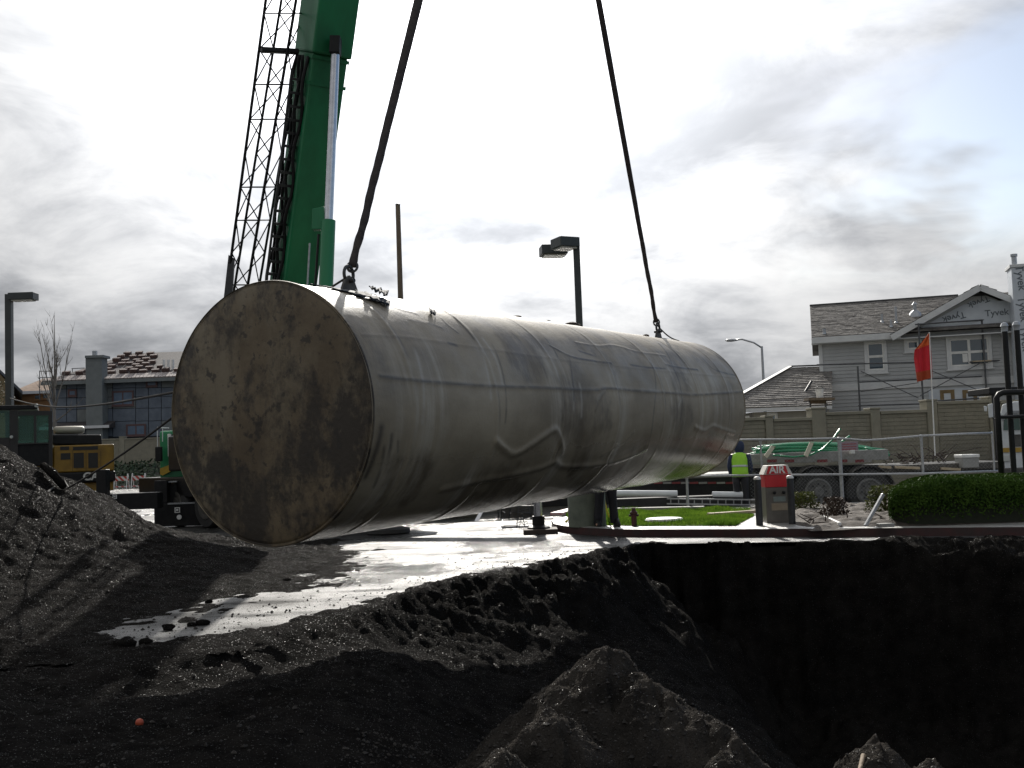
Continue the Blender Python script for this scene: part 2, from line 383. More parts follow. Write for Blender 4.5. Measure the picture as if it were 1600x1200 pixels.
def asphalt():
    m = bpy.data.materials.new('wet asphalt'); m.use_nodes = True; t = m.node_tree; n = t.nodes; l = t.links; b = n['Principled BSDF']
    co = n.new('ShaderNodeTexCoord')
    def nz(s, d=5, sc=(1, 1, 1), r=.6):
        mp = n.new('ShaderNodeMapping'); mp.inputs['Scale'].default_value = sc; l.new(co.outputs['Object'], mp.inputs[0])
        x = n.new('ShaderNodeTexNoise'); x.inputs['Scale'].default_value = s; x.inputs['Detail'].default_value = d; x.inputs['Roughness'].default_value = r
        l.new(mp.outputs[0], x.inputs['Vector']); return x.outputs[0]
    big = nz(.55, 6, (1.0, .55, 1)); mid = nz(3.0, 8, r=.7); fine = nz(38, 5, r=.75)
    r = n.new('ShaderNodeMapRange'); r.inputs[1].default_value = .40; r.inputs[2].default_value = .62; r.inputs[3].default_value = .13; r.inputs[4].default_value = .62
    l.new(big, r.inputs[0])
    sp = nz(15, 7, (1, .8, 1), r=.8); rut = nz(1.4, 6, (.35, 1.5, 1)); ks = n.new('ShaderNodeMapRange'); l.new(sp, ks.inputs[0])
    for i, v in enumerate((.47, .60, .01, .45)): ks.inputs[i + 1].default_value = v
    pud = n.new('ShaderNodeMapRange'); l.new(big, pud.inputs[0])
    for i, v in enumerate((.36, .43, .6, 0.0)): pud.inputs[i + 1].default_value = v
    mxs = n.new('ShaderNodeMix'); l.new(pud.outputs[0], mxs.inputs[0]); mxs.inputs[2].default_value = .40; l.new(ks.outputs[0], mxs.inputs[3])
    kr = n.new('ShaderNodeMapRange'); l.new(rut, kr.inputs[0])
    for i, v in enumerate((.38, .56, .10, 1.0)): kr.inputs[i + 1].default_value = v
    mm = n.new('ShaderNodeMath'); mm.operation = 'MULTIPLY'; l.new(mxs.outputs[0], mm.inputs[0]); l.new(kr.outputs[0], mm.inputs[1]); l.new(mm.outputs[0], b.inputs['Specular IOR Level']); l.new(r.outputs[0], b.inputs['Roughness'])
    mx = n.new('ShaderNodeMixRGB'); mx.inputs[1].default_value = (.030, .031, .032, 1); mx.inputs[2].default_value = (.062, .060, .056, 1); l.new(mid, mx.inputs[0])
    l.new(mx.outputs[0], b.inputs['Base Color'])
    b1 = n.new('ShaderNodeBump'); b1.inputs['Strength'].default_value = .9; b1.inputs['Distance'].default_value = .03; l.new(fine, b1.inputs['Height'])
    b2 = n.new('ShaderNodeBump'); b2.inputs['Strength'].default_value = .7; b2.inputs['Distance'].default_value = .035; l.new(mid, b2.inputs['Height'])
    l.new(b1.outputs[0], b2.inputs['Normal']); l.new(b2.outputs[0], b.inputs['Normal'])
    return m
ASPH = asphalt()
mb = MB()
edge = []
for a, c in zip(EDGE[:-1], EDGE[1:]):
    n_ = max(2, int(math.hypot(c[0] - a[0], c[1] - a[1]) / .22))
    for i in range(n_):
        t_ = i / n_; edge.append((a[0] + (c[0] - a[0]) * t_, a[1] + (c[1] - a[1]) * t_))
edge.append(EDGE[-1])
jit = np.array(edge); jn = fbm(jit[:, 0] * 2.6, jit[:, 1] * 2.6, 4) * (.05 + .5 * sm(1.8, 2.6, jit[:, 0])) + .17 * sm(2.6, 1.8, jit[:, 0])
pv = [(x, (y + float(j) * (1 if x < 2.2 else .25)) * K, 0) for (x, y), j in zip(edge, jn)]
# the lot in strips that share one slab: near strip up to y = 18.5 K, far part behind it
FY = 18.5 * K
mb.poly(pv + [(16, FY, 0), (-14, FY, 0)])
mb.poly([(-14, FY, 0), (16, FY, 0), (16, 22.6 * K, 0), (-14, 22.6 * K, 0)])
mb.poly([(-70, 6.6 * K, 0), (-14, 6.6 * K, 0), (-14, FY, 0), (-14, 22.6 * K, 0), (-70, 22.6 * K, 0)])
mb.poly([(-70, 22.6 * K, 0), (-14, 22.6 * K, 0), (-1, 22.6 * K, 0), (-1, 78 * K, 0), (-70, 78 * K, 0)])
structure(mb.build('pavement', ASPH))
GROUND = M('far ground', (.06, .058, .052), (.035, .035, .032), .3, .7, 0, .3, 20)
mb = MB(); mb.poly([(-1, 22.6 * K, -.18), (900, 22.6 * K, -.18), (900, 1500, -.18), (-1, 1500, -.18)])
structure(mb.build('street', ASPH))
mb = MB()
for a, b_, c, d in ((-900, -1.02, 78 * K, 1500), (-900, -70, -300, 78 * K), (16.02, 900, -300, 22.58 * K), (-70, 16, -300, 1.9), (-70, -14.02, 1.9, 6.58 * K)):
    mb.poly([(a, c, -.2), (b_, c, -.2), (b_, d, -.2), (a, d, -.2)])
structure(mb.build('ground', GROUND))

# traffic island: kerb, walkway, lawn, planting bed
RED = M('worn red kerb paint', (.06, .019, .017), (.035, .02, .018), 5, .6)
kl = [G(862, 823), G(866, 829), G(885, 833), G(915, 836), G(955, 838), G(1000, 839), G(1100, 839), G(1200, 839), G(1300, 838.5), G(1400, 838)]
d_ = (kl[-1] - kl[-2]); kl += [kl[-1] + d_ * 1.5, kl[-1] + d_ * 4, kl[-1] + d_ * 7]
def offset_in(P, w):
    out = []
    for i, p in enumerate(P):
        t = (P[min(i + 1, len(P) - 1)] - P[max(i - 1, 0)]); t.z = 0; t.normalize(); out.append(p + Vector((-t.y, t.x, 0)) * w)
    return out
ki = offset_in(kl, .16)
mb = MB()
ix = [[mb.P(p + Vector((0, 0, -.1))), mb.P(p + Vector((0, 0, .135))), mb.P(q + Vector((0, 0, .15))), mb.P(q + Vector((0, 0, -.1)))] for p, q in zip(kl, ki)]
for a, b_ in zip(ix[:-1], ix[1:]):
    mb.f.append([a[0], b_[0], b_[1], a[1]])
structure(mb.build('kerb', RED)); mb.f = []
for a, b_ in zip(ix[:-1], ix[1:]):
    for k in (1, 2): mb.f.append([a[k], b_[k], b_[k + 1], a[k + 1]])
structure(mb.build('kerb_top', WETC))
BACK = 22.5 * K
mb = MB(); isl = [q + Vector((0, 0, .128)) for q in ki]
mb.poly(isl + [Vector((isl[-1].x, BACK, .128)), Vector((isl[0].x + .6, BACK, .128)), Vector((isl[0].x - .1, isl[0].y + .8, .128))])
structure(mb.build('walkway', WETC))
def leafy(m, f=.5):
    t = m.node_tree; n = t.nodes; l = t.links; b = n['Principled BSDF']; c = b.inputs['Base Color'].links[0].from_socket; b.inputs['Specular IOR Level'].default_value = .07; b.inputs['Roughness'].default_value = .75
    tr = n.new('ShaderNodeBsdfTranslucent'); l.new(c, tr.inputs[0]); mxs = n.new('ShaderNodeMixShader'); mxs.inputs[0].default_value = f
    l.new(b.outputs[0], mxs.inputs[1]); l.new(tr.outputs[0], mxs.inputs[2]); l.new(mxs.outputs[0], n['Material Output'].inputs[0]); return m
GRASSC = leafy(M('grass blades', (.045, .10, .010), (.13, .22, .022), 2.2, .55))
SOILG = M('lawn soil', (.035, .075, .012), (.05, .055, .02), 4, .9)
lawn = [G(x, y, .134) for x, y in ((884, 805), (900, 800), (960, 797), (1172, 797), (1178, 806), (1150, 821.5), (1000, 822), (930, 820), (895, 816))]
mb = MB(); mb.poly(lawn); structure(mb.build('lawn_soil', SOILG))
def in_poly(p, P):
    c = False; n = len(P)
    for i in range(n):
        a, b_ = P[i], P[(i + 1) % n]
        if (a.y > p[1]) != (b_.y > p[1]) and p[0] < (b_.x - a.x) * (p[1] - a.y) / (b_.y - a.y) + a.x: c = not c
    return c
def blades(n, P, z, h, name):
    v = []; f = []; x0, x1 = min(p.x for p in P), max(p.x for p in P); y0, y1 = min(p.y for p in P), max(p.y for p in P)
    for _ in range(n):
        p = (random.uniform(x0, x1), random.uniform(y0, y1))
        if not in_poly(p, P): continue
        cl = float(fbm(np.array([p[0] * 1.6]), np.array([p[1] * 1.6]), 3)[0]); a = random.uniform(0, 6.28); w = .008; hh = h * random.uniform(.5, 1.2) * (1 + cl)
        if random.random() < -cl * 1.2 - .05: continue
        i = len(v)
        lx, ly = random.gauss(0, .025), random.gauss(0, .025)
        v += [(p[0] - w * math.cos(a), p[1] - w * math.sin(a), z), (p[0] + w * math.cos(a), p[1] + w * math.sin(a), z), (p[0] + lx, p[1] + ly, z + hh)]; f.append((i, i + 1, i + 2))
    me = bpy.data.meshes.new(name); me.from_pydata(v, [], f); me.materials.append(GRASSC)
    o = bpy.data.objects.new(name, me); COL.objects.link(o); o['kind'] = 'stuff'; return o
blades(60000, lawn, .134, .075, 'grass')
MULCH = M('brown mulch soil', (.035, .026, .02), (.085, .068, .052), 9, .9, 0, .8, 40)
bed = [G(x, y, .13) for x, y in ((1243, 822), (1245, 800), (1250, 793), (1420, 789), (1420, 820), (1395, 824))]
bx0, bx1 = min(p.x for p in bed), max(p.x for p in bed); by0, by1 = min(p.y for p in bed), max(p.y for p in bed)
Xb, Yb = np.meshgrid(np.linspace(bx0, bx1, 90), np.linspace(by0, by1, 110))
eb = np.minimum(np.minimum(Xb - bx0, bx1 - Xb), np.minimum(Yb - by0, by1 - Yb))
structure(grid_mesh('planting_bed', Xb, Yb, .118 + sm(0, .5, eb) * (.10 + fbm(Xb * 3, Yb * 3, 4) * .10), MULCH))

# ------------------------------------------------------------------ loose stones and grit
OCT = [(1, 0, 0), (-1, 0, 0), (0, 1, 0), (0, -1, 0), (0, 0, .8), (0, 0, -.6)]
OF = [(0, 2, 4), (2, 1, 4), (1, 3, 4), (3, 0, 4), (2, 0, 5), (1, 2, 5), (3, 1, 5), (0, 3, 5)]
def pebbles(name, n, gx, gy, hf, smin, smax, mat):
    x = gx(n); y = gy(n); z = hf(x, y); ok = z > -.9
    x, y, z = x[ok], y[ok], z[ok]; m = len(x)
    s = smin * (smax / smin) ** (rng.random(m) ** 2.2); a = rng.random(m) * 6.28
    o = np.array(OCT); sc = rng.uniform(.6, 1.2, (m, 1, 3)); p = o[None] * sc * s[:, None, None]
    p = p * rng.uniform(.8, 1.2, (m, 6, 1))
    c, sn = np.cos(a)[:, None], np.sin(a)[:, None]
    P = np.stack([p[..., 0] * c - p[..., 1] * sn + x[:, None], p[..., 0] * sn + p[..., 1] * c + y[:, None], p[..., 2] + z[:, None] + s[:, None] * .25], -1).reshape(-1, 3)
    f = (np.array(OF)[None] + 6 * np.arange(m)[:, None, None]).reshape(-1, 3)
    me = bpy.data.meshes.new(name); me.from_pydata(P.tolist(), [], f.tolist()); me.materials.append(mat)
    ob = bpy.data.objects.new(name, me); COL.objects.link(ob); ob['kind'] = 'stuff'; return ob
GRIT = M('wet grit', (.02, .018, .016), (.05, .045, .04), 3, .6, spec=.15)
pebbles('grit', 5000, lambda n: rng.uniform(-5, 2.2, n), lambda n: 5.0 + 11 * rng.random(n) ** 1.5,
        lambda x, y: np.where(np.interp(x, _ex, _ey) * K - y > .12, ground_h(x, y), -5), .004, .024, GRIT)
pebbles('grit', 9000, lambda n: rng.uniform(-12, -4.2, n), lambda n: rng.uniform(10, 19, n), lambda x, y: np.where(mound_h(x, y) > .03, mound_h(x, y), -5), .005, .022, GRIT)
pebbles('grit', 5000, lambda n: rng.uniform(-1.1, 2.8, n), lambda n: rng.uniform(4.6, 7.2, n),
        lambda x, y: np.maximum(ground_h(x, y), np.maximum(heap_h(x, y, HEAPA, .85, 3.0), heap_h(x, y, HEAPB, .95, 21.0))), .004, .022, GRIT)
pebbles('grit', 9000, lambda n: rng.uniform(-4, 1.5, n), lambda n: rng.uniform(9, 17, n), lambda x, y: np.where(np.interp(x, _ex, _ey) * K - y < 0, np.where(np.interp(x, _ex, _ey) * K - y > -5.0 * rng.random(len(x)) ** 2.4, 0, -5), -5), .004, .022, GRIT)
CLODS = ((262, 981, .11, 'fist sized dark clod lying on the bright wet edge, most upright'), (316, 972, .09, 'low dark clod just beyond the upright clod on the wet edge'),
         (300, 974, .06, 'small dark clod touching the low clod on the wet edge'), (196, 1006, .14, 'widest flat clod at the near end of the wet strip'),
         (228, 1002, .07, 'small clod beside the widest flat clod'), (448, 905, .07, 'lone dark clod out on the shining pavement'), (326, 938, .08, 'dark clod where the tag line shadow crosses the wet ground'),
         (280, 942, .05, 'tiny clod by the foot of the sand heap'))
for px, py, s, lab in CLODS:
    s *= .55
    c = G(px, py + 4); bm = bmesh.new(); bmesh.ops.create_icosphere(bm, subdivisions=3, radius=s)
    for v in bm.verts:
        n_ = float(fbm(np.array([v.co.x * 9 + px]), np.array([v.co.y * 9 + v.co.z * 7]), 3)[0]); v.co *= 1 + n_ * .9; v.co.z *= .7; v.co.x *= 1.25
    me = bpy.data.meshes.new('clod'); bm.to_mesh(me); bm.free(); me.materials.append(DIRT)
    me.polygons.foreach_set('use_smooth', [True] * len(me.polygons))
    o = bpy.data.objects.new('clod', me); COL.objects.link(o); o.location = (c.x, c.y, s * .35); tag(o, lab, 'clod', 'clods on the wet ground')
# orange ball in the dirt
ORANGE = M('orange plastic', (.42, .07, .025), (.3, .05, .02), 6, .5)
p = G(218, 1128, -.2); gz = float(ground_h(np.array([[p.x]]), np.array([[p.y]]))[0, 0]); p = G(218, 1128, gz + .02)
mb = MB(); mb.lathe((p.x, p.y, gz), [(.010, -.01), (.023, .0), (.028, .016), (.022, .034), (.008, .042)], 14)
tag(mb.build('marker_ball', ORANGE, None, 0, True), 'small orange ball half sunk in the dark soil', 'ball')

# ------------------------------------------------------------------ the storage tank
TC = Vector((-2.276, 9.709, 2.030)); TAZ, TEL, TR, TL = 0.516, 0.0193, 1.22, 10.68
TA = Vector((math.cos(TEL) * math.sin(TAZ), math.cos(TEL) * math.cos(TAZ), math.sin(TEL)))
TS = TA.cross(Vector((0, 0, 1))).normalized(); TU = TS.cross(TA)
def tank_pt(s, th, r=TR): return TC + TA * s + (TU * math.cos(th) + TS * math.sin(th)) * r     # th from the top towards the camera side
def tank_hit(px, py):
    d = ray(px, py); o = CAM - TC
    do = o - TA * o.dot(TA); dd = d - TA * d.dot(TA)
    a = dd.dot(dd); b_ = 2 * do.dot(dd); c = do.dot(do) - TR * TR; q = b_ * b_ - 4 * a * c
    if q < 0: q = 0
    t = (-b_ - math.sqrt(q)) / (2 * a); p = CAM + d * t - TC
    return p.dot(TA), math.atan2(p.dot(TS), p.dot(TU))
LINES = [  # ridges in the coating: (pixels, height, width, dirt)
    ([(592, 588), (660, 596), (760, 603), (850, 606), (925, 610), (950, 607), (1000, 611), (1060, 615), (1090, 617), (1163, 612)], .012, .022, .8),
    ([(775, 690), (788, 702), (803, 709), (830, 695), (855, 678), (868, 672), (875, 688), (878, 705)], .034, .035, .3),
    ([(690, 765), (745, 752), (800, 742), (845, 731), (866, 722), (880, 729), (930, 727), (975, 716), (1010, 700)], .028, .035, .4),
    ([(1086, 668), (1100, 673), (1113, 666), (1128, 671), (1148, 677)], .028, .03, .2),
    ([(930, 640), (935, 625), (945, 611)], .012, .02, .3),
    ([(566, 523), (640, 528), (760, 545), (900, 565), (1060, 582), (1150, 590)], .006, .012, .15),
    ([(860, 540), (890, 556), (920, 563), (955, 568)], .012, .014, 1.0),
    ([(900, 535), (935, 541), (960, 540), (1000, 550), (1040, 556)], .010, .014, .2),
    ([(1040, 570), (1065, 575), (1090, 578)], .01, .014, 1.0),
    ([(690, 498), (700, 508), (715, 520)], .004, .01, 1.0), ([(705, 492), (725, 512), (740, 530)], .004, .01, 1.0),
    ([(940, 712), (960, 700), (975, 690), (990, 675)], .012, .02, .3),
    ([(596, 668), (592, 690), (584, 715), (572, 745)], .0, .05, .8), ([(612, 680), (610, 700), (604, 725)], .0, .03, .7), ([(600, 700), (596, 730), (585, 760)], .0, .03, .6), ([(622, 690), (622, 706)], .0, .02, .5),
    ([(584, 470), (620, 482), (650, 490)], .004, .02, .8), ([(640, 500), (668, 505), (690, 512)], .002, .02, .7), ([(700, 536), (714, 540)], .0, .012, .9), ([(800, 520), (812, 532)], .0, .012, .8), ([(852, 528), (866, 546), (872, 560)], .003, .008, .9),
    ([(905, 548), (915, 552), (930, 556)], .003, .012, 1.0), ([(985, 570), (1010, 574), (1040, 576)], .003, .012, 1.0), ([(1028, 536), (1042, 552), (1052, 575), (1062, 600), (1066, 630), (1064, 655)], .004, .008, .9),
    ([(1046, 542), (1062, 560), (1074, 580)], .003, .012, .8), ([(890, 560), (894, 590), (896, 625)], .004, .007, .8), ([(1014, 560), (1024, 590), (1022, 640), (1014, 690), (1004, 715)], .003, .009, .7), ([(770, 540), (784, 575), (790, 605), (790, 660)], .003, .007, .6),
    ([(1098, 560), (1112, 575), (1130, 582), (1148, 586)], .0, .014, .9), ([(1120, 556), (1138, 570), (1150, 588)], .003, .01, .8),
]
RINGS = [.06 * TL, .2 * TL, .34 * TL, .49 * TL, .64 * TL, .78 * TL, .92 * TL]
ns, nth = 620, 460
S, TH = np.meshgrid(np.linspace(0, TL, ns), np.linspace(-math.pi, math.pi, nth, endpoint=False), indexing='ij')
rad = np.zeros_like(S); dirtm = np.zeros_like(S)
for pts, h, w, dk in LINES:
    q = [tank_hit(*p_) for p_ in pts]; q_ = []
    for i in range(len(q) - 1):            # smooth curve through the points
        p0, p1, p2, p3 = (np.array(q[max(i - 1, 0)]), np.array(q[i]), np.array(q[i + 1]), np.array(q[min(i + 2, len(q) - 1)]))
        for t_ in (0, .25, .5, .75): q_.append(tuple(.5 * (2 * p1 + (p2 - p0) * t_ + (2 * p0 - 5 * p1 + 4 * p2 - p3) * t_ ** 2 + (3 * p1 - p0 - 3 * p2 + p3) * t_ ** 3)))
    q = q_ + [q[-1]]; dmin = np.full(S.shape, 9.0)
    for (s0, t0), (s1, t1) in zip(q[:-1], q[1:]):
        ex, ey = s1 - s0, (t1 - t0) * TR; t_ = np.clip(((S - s0) * ex + (TH - t0) * TR * ey) / (ex * ex + ey * ey + 1e-9), 0, 1)
        dmin = np.minimum(dmin, np.hypot(S - s0 - t_ * ex, (TH - t0) * TR - t_ * ey))
    g = np.exp(-(dmin / (w * 1.25)) ** 2); rad = np.maximum(rad, h * .62 * g); dirtm = np.maximum(dirtm, dk * np.exp(-(dmin / max(w * .8, .017)) ** 2))
for i, sr in enumerate(RINGS):
    wob = fbm(TH * 1.5 + i * 7, TH * 0 + i, 3) * .02
    g = np.exp(-((S - sr - wob) / .035) ** 2); rad += .006 * g
    dirtm = np.maximum(dirtm, .55 * np.exp(-((S - sr - wob - .05) / .02) ** 2) * sm(-.1, .35, fbm(TH * 3 + i * 3, TH * 0 + 9 + i, 3)))
rad += fbm(S * .9, TH * 1.4 + 3, 4) * .008 + fbm(S * 4, TH * 5, 3) * .0012
# dark splashes and pale runs that follow the coating round the barrel
run = sm(.05, .45, fbm(S * 2.6, TH * .7 + 2, 4)); splash = sm(.02, .4, fbm(S * 1.3 + 4, TH * 1.8, 5)) * .85
top_dirt = sm(.05, .4, fbm(S * 3.0, TH * 6 + 1, 5, .65)) * np.exp(-((TH - .62) / .24) ** 2)
dirtm = np.clip(dirtm + top_dirt * .55, 0, 1)
PALE = [[(738, 520), (752, 545), (762, 580), (768, 622)], [(755, 530), (775, 560), (786, 600)], [(1078, 545), (1100, 562), (1116, 580)], [(1058, 640), (1066, 620)], [(640, 530), (655, 570), (662, 620), (660, 660)], [(890, 590), (896, 640)], [(1072, 596), (1084, 610)], [(905, 600), (908, 650)]]
pale = np.zeros_like(S)
for pts in PALE:
    q = [tank_hit(*p_) for p_ in pts]; dmin = np.full(S.shape, 9.0)
    for (s0, t0), (s1, t1) in zip(q[:-1], q[1:]):
        ex, ey = s1 - s0, (t1 - t0) * TR; t_ = np.clip(((S - s0) * ex + (TH - t0) * TR * ey) / (ex * ex + ey * ey + 1e-9), 0, 1)
        dmin = np.minimum(dmin, np.hypot(S - s0 - t_ * ex, (TH - t0) * TR - t_ * ey))
    pale = np.maximum(pale, .42 * np.exp(-(dmin / .024) ** 2))
pale = pale * sm(-.4, .3, fbm(S * 6, TH * 3, 4))
dirtm = dirtm * np.clip(.95 + fbm(S * 7, TH * 6, 4) * .9, 0, 1)
co = np.empty((ns, nth, 3)); tc_, ta_, tu_, ts_ = (np.array(v) for v in (TC, TA, TU, TS))
co[:] = ta_ * S[..., None] + (tu_ * np.cos(TH)[..., None] + ts_ * np.sin(TH)[..., None]) * (TR + rad)[..., None]
idx = np.arange(ns * nth).reshape(ns, nth); nx_ = np.roll(idx, -1, 1)
q = np.stack([idx[:-1], nx_[:-1], nx_[1:], idx[1:]], -1).reshape(-1, 4)
tank = thing('storage_tank', 'huge grey brown cylindrical fuel tank hanging in slings above the pit', 'tank', TC)
me = bpy.data.meshes.new('shell'); me.from_pydata(co.reshape(-1, 3).tolist(), [], q.tolist()); me.polygons.foreach_set('use_smooth', [True] * len(me.polygons))
for nm, ar in (('line_dirt', dirtm), ('run', run), ('splash', splash), ('pale', pale), ('along', S), ('round', TH)):
    at = me.attributes.new(nm, 'FLOAT', 'POINT'); at.data.foreach_set('value', ar.ravel().astype(np.float32))
bm = bmesh.new(); bm.from_mesh(me); bmesh.ops.recalc_face_normals(bm, faces=bm.faces); bm.to_mesh(me); bm.free()
def tank_mat():
    m = bpy.data.materials.new('stained tank coating'); m.use_nodes = True; t = m.node_tree; n = t.nodes; l = t.links; b = n['Principled BSDF']
    def at(nm):
        a = n.new('ShaderNodeAttribute'); a.attribute_name = nm; return a.outputs['Fac']
    cb = n.new('ShaderNodeCombineXYZ'); l.new(at('along'), cb.inputs[0]); l.new(at('round'), cb.inputs[1])
    def nz(sc, s, d=6, r=.62):
        mp = n.new('ShaderNodeMapping'); mp.inputs['Scale'].default_value = sc; l.new(cb.outputs[0], mp.inputs[0])
        x = n.new('ShaderNodeTexNoise'); x.inputs['Scale'].default_value = s; x.inputs['Detail'].default_value = d; x.inputs['Roughness'].default_value = r
        l.new(mp.outputs[0], x.inputs['Vector']); return x.outputs[0]
    def mr(v, a, b_, c=0, d=1):
        x = n.new('ShaderNodeMapRange'); l.new(v, x.inputs[0])
        for i, k in enumerate((a, b_, c, d)): x.inputs[i + 1].default_value = k
        return x.outputs[0]
    def mx(fac, c1, c2):
        x = n.new('ShaderNodeMixRGB'); l.new(fac, x.inputs[0])
        for i, c in ((1, c1), (2, c2)):
            if isinstance(c, tuple): x.inputs[i].default_value = (*c, 1)
            else: l.new(c, x.inputs[i])
        return x.outputs[0]
    def mul(a, b_):
        x = n.new('ShaderNodeMath'); x.operation = 'MULTIPLY'; l.new(a, x.inputs[0])
        if isinstance(b_, float): x.inputs[1].default_value = b_
        else: l.new(b_, x.inputs[1])
        return x.outputs[0]
    c = mx(mr(nz((.5, .9, 1), 1.1), .38, .62), (.315, .268, .19), (.185, .153, .104))
    c = mx(mul(at('run'), mr(nz((5, .35, 1), 1.5), .42, .62, 0, .42)), c, (.52, .49, .42))
    c = mx(mul(at('splash'), mr(nz((2.2, 1.0, 1), 1.6, 8, .7), .36, .58, 0, .85)), c, (.09, .072, .05))
    c = mx(mr(nz((14, 2.2, 1), 1.0, 6, .7), .58, .78, 0, .16), c, (.09, .075, .055))
    c = mx(mr(nz((1, 1, 1), 22, 5, .7), .60, .75, 0, .3), c, (.06, .052, .042))
    c = mx(mr(nz((6, 1.1, 1), 2.0, 5, .6), .62, .74, 0, .12), c, (.40, .39, .37))
    c = mx(at('pale'), c, (.44, .42, .375))
    c = mx(at('line_dirt'), c, (.045, .04, .035))
    l.new(c, b.inputs['Base Color'])
    wet = mr(at('round'), 1.72, 2.15, 1.0, .24)          # the hanging underside stays wet
    l.new(mul(mr(nz((1.2, 1.2, 1), 2.2), .35, .65, .42, .60), wet), b.inputs['Roughness'])
    bu = n.new('ShaderNodeBump'); bu.inputs['Strength'].default_value = .25; bu.inputs['Distance'].default_value = .01
    l.new(nz((4, 4, 1), 9, 5), bu.inputs['Height']); l.new(bu.outputs[0], b.inputs['Normal'])
    b.inputs['Specular IOR Level'].default_value = .42
    return m
TANKM = tank_mat(); me.materials.append(TANKM)
shell = bpy.data.objects.new('shell', me); COL.objects.link(shell); shell.parent = tank
# flat near end, dished a little, inside a welded lip
def cap_mat():
    m = M('stained end plate', (.15, .113, .064), (.085, .061, .033), 1.3, .5, 0, .2, 20, detail=7, rvar=.15)
    t = m.node_tree; n = t.nodes; l = t.links; b = n['Principled BSDF']; base = b.inputs['Base Color'].links[0].from_socket
    co = n.new('ShaderNodeTexCoord')
    def lay(prev, sc, scale, lo, hi, amt, col, d=7, r=.68, loc=(0, 0, 0)):
        mp = n.new('ShaderNodeMapping'); mp.inputs['Scale'].default_value = sc; mp.inputs['Location'].default_value = loc; l.new(co.outputs['Object'], mp.inputs[0])
        x = n.new('ShaderNodeTexNoise'); x.inputs['Scale'].default_value = scale; x.inputs['Detail'].default_value = d; x.inputs['Roughness'].default_value = r; l.new(mp.outputs[0], x.inputs['Vector'])
        k = n.new('ShaderNodeMapRange'); k.inputs[1].default_value = lo; k.inputs[2].default_value = hi; k.inputs[4].default_value = amt; l.new(x.outputs[0], k.inputs[0])
        q = n.new('ShaderNodeMixRGB'); l.new(k.outputs[0], q.inputs[0]); l.new(prev, q.inputs[1]); q.inputs[2].default_value = (*col, 1); return q.outputs[0]
    c = lay(base, (1.2, 1.2, .55), 1.5, .46, .62, .6, (.19, .162, .11), loc=(3, 1, 2))
    c = lay(c, (1, 1, .7), 1.7, .47, .57, .95, (.024, .018, .012), 9, .72, (0, 0, .4))
    c = lay(c, (1, 1, 1), 9, .57, .64, .8, (.018, .014, .01), 4, .6)
    c = lay(c, (4, 4, .5), 2.0, .58, .70, .5, (.06, .045, .03))
    l.new(c, b.inputs['Base Color']); return m
CAPM = cap_mat()
def dish(name, s0, sgn, mat):
    mb = MB(); prof = [(0.001, -.035), (.4, -.033), (.8, -.025), (1.05, -.015), (1.17, -.008), (1.208, .0), (1.212, .02), (1.205, .09)]
    n_ = 96; rings = [[mb.P(tank_pt(s0 + sgn * z, 2 * math.pi * k / n_, r)) for k in range(n_)] for r, z in prof]
    for a, b_ in zip(rings[:-1], rings[1:]):
        for k in range(n_): mb.f.append([a[k], a[(k + 1) % n_], b_[(k + 1) % n_], b_[k]])
    return mb.build(name, mat, tank, 0, True)
dish('end_plate', .012, 1, CAPM); dish('end_plate', TL - .012, -1, TANKM)
def hoop(s0, r0, r1, w, mat, name):
    mb = MB(); n_ = 128
    for k in range(n_):
        pass
    rings = [[mb.P(tank_pt(s0 + ds, 2 * math.pi * k / n_, r)) for k in range(n_)] for r, ds in ((r0, -w), (r1, -w), (r1 + .004, 0), (r1, w), (r0, w))]
    for a, b_ in zip(rings[:-1], rings[1:]):
        for k in range(n_): mb.f.append([a[k], a[(k + 1) % n_], b_[(k + 1) % n_], b_[k]])
    return mb.build(name, mat, tank, 0, 'auto')
hoop(.022, 1.18, 1.225, .012, CAPM, 'end_lip'); hoop(TL - .022, 1.18, 1.225, .012, TANKM, 'end_lip')
def top_s(px):                       # station along the tank whose top line shows at that column
    a, b_ = 0.0, TL
    for _ in range(50):
        m_ = (a + b_) / 2; p_ = tank_pt(m_, 0) - CAM
        x_ = 800 + F * p_.dot(_r) / p_.dot(_f)
        if x_ < px: a = m_
        else: b_ = m_
    return (a + b_) / 2
SLUG = (top_s(546), top_s(1029))
lug_tops = []
for s0 in SLUG:
    b_ = tank_pt(s0, 0, TR - .01); mb = MB()
    prof = [(-.16, 0), (-.07, .17), (.0, .21), (.07, .17), (.16, 0)]
    mb.prism([b_ + TA * x + TU * z - TS * .015 for x, z in prof], TS * .03)
    o = mb.build('lifting_lug', GRIME, tank, .004)
    mb = MB(); mb.prism([tank_pt(s0 + x, y / TR, TR + .004) for x, y in ((-.24, -.16), (.24, -.16), (.24, .16), (-.24, .16))], TU * .012); mb.build('lug_pad', GRIME, o)
    lug_tops.append(b_ + TU * .15)
RUST = M('rusty fitting', (.07, .045, .03), (.03, .025, .02), 14, .8)
for px, r, h in ((808, .06, .05), (856, .045, .05), (893, .09, .07), (902, .05, .06), (1009, .06, .06), (1052, .04, .03)):
    c = tank_pt(top_s(px), 0, TR - .015); mb = MB(); mb.lathe(c, [(r * 1.3, 0), (r * 1.3, h * .45), (r, h * .5), (r, h), (r * .5, h * 1.25)], 10, TA, TS, TU); mb.build('bung_fitting', RUST, tank)
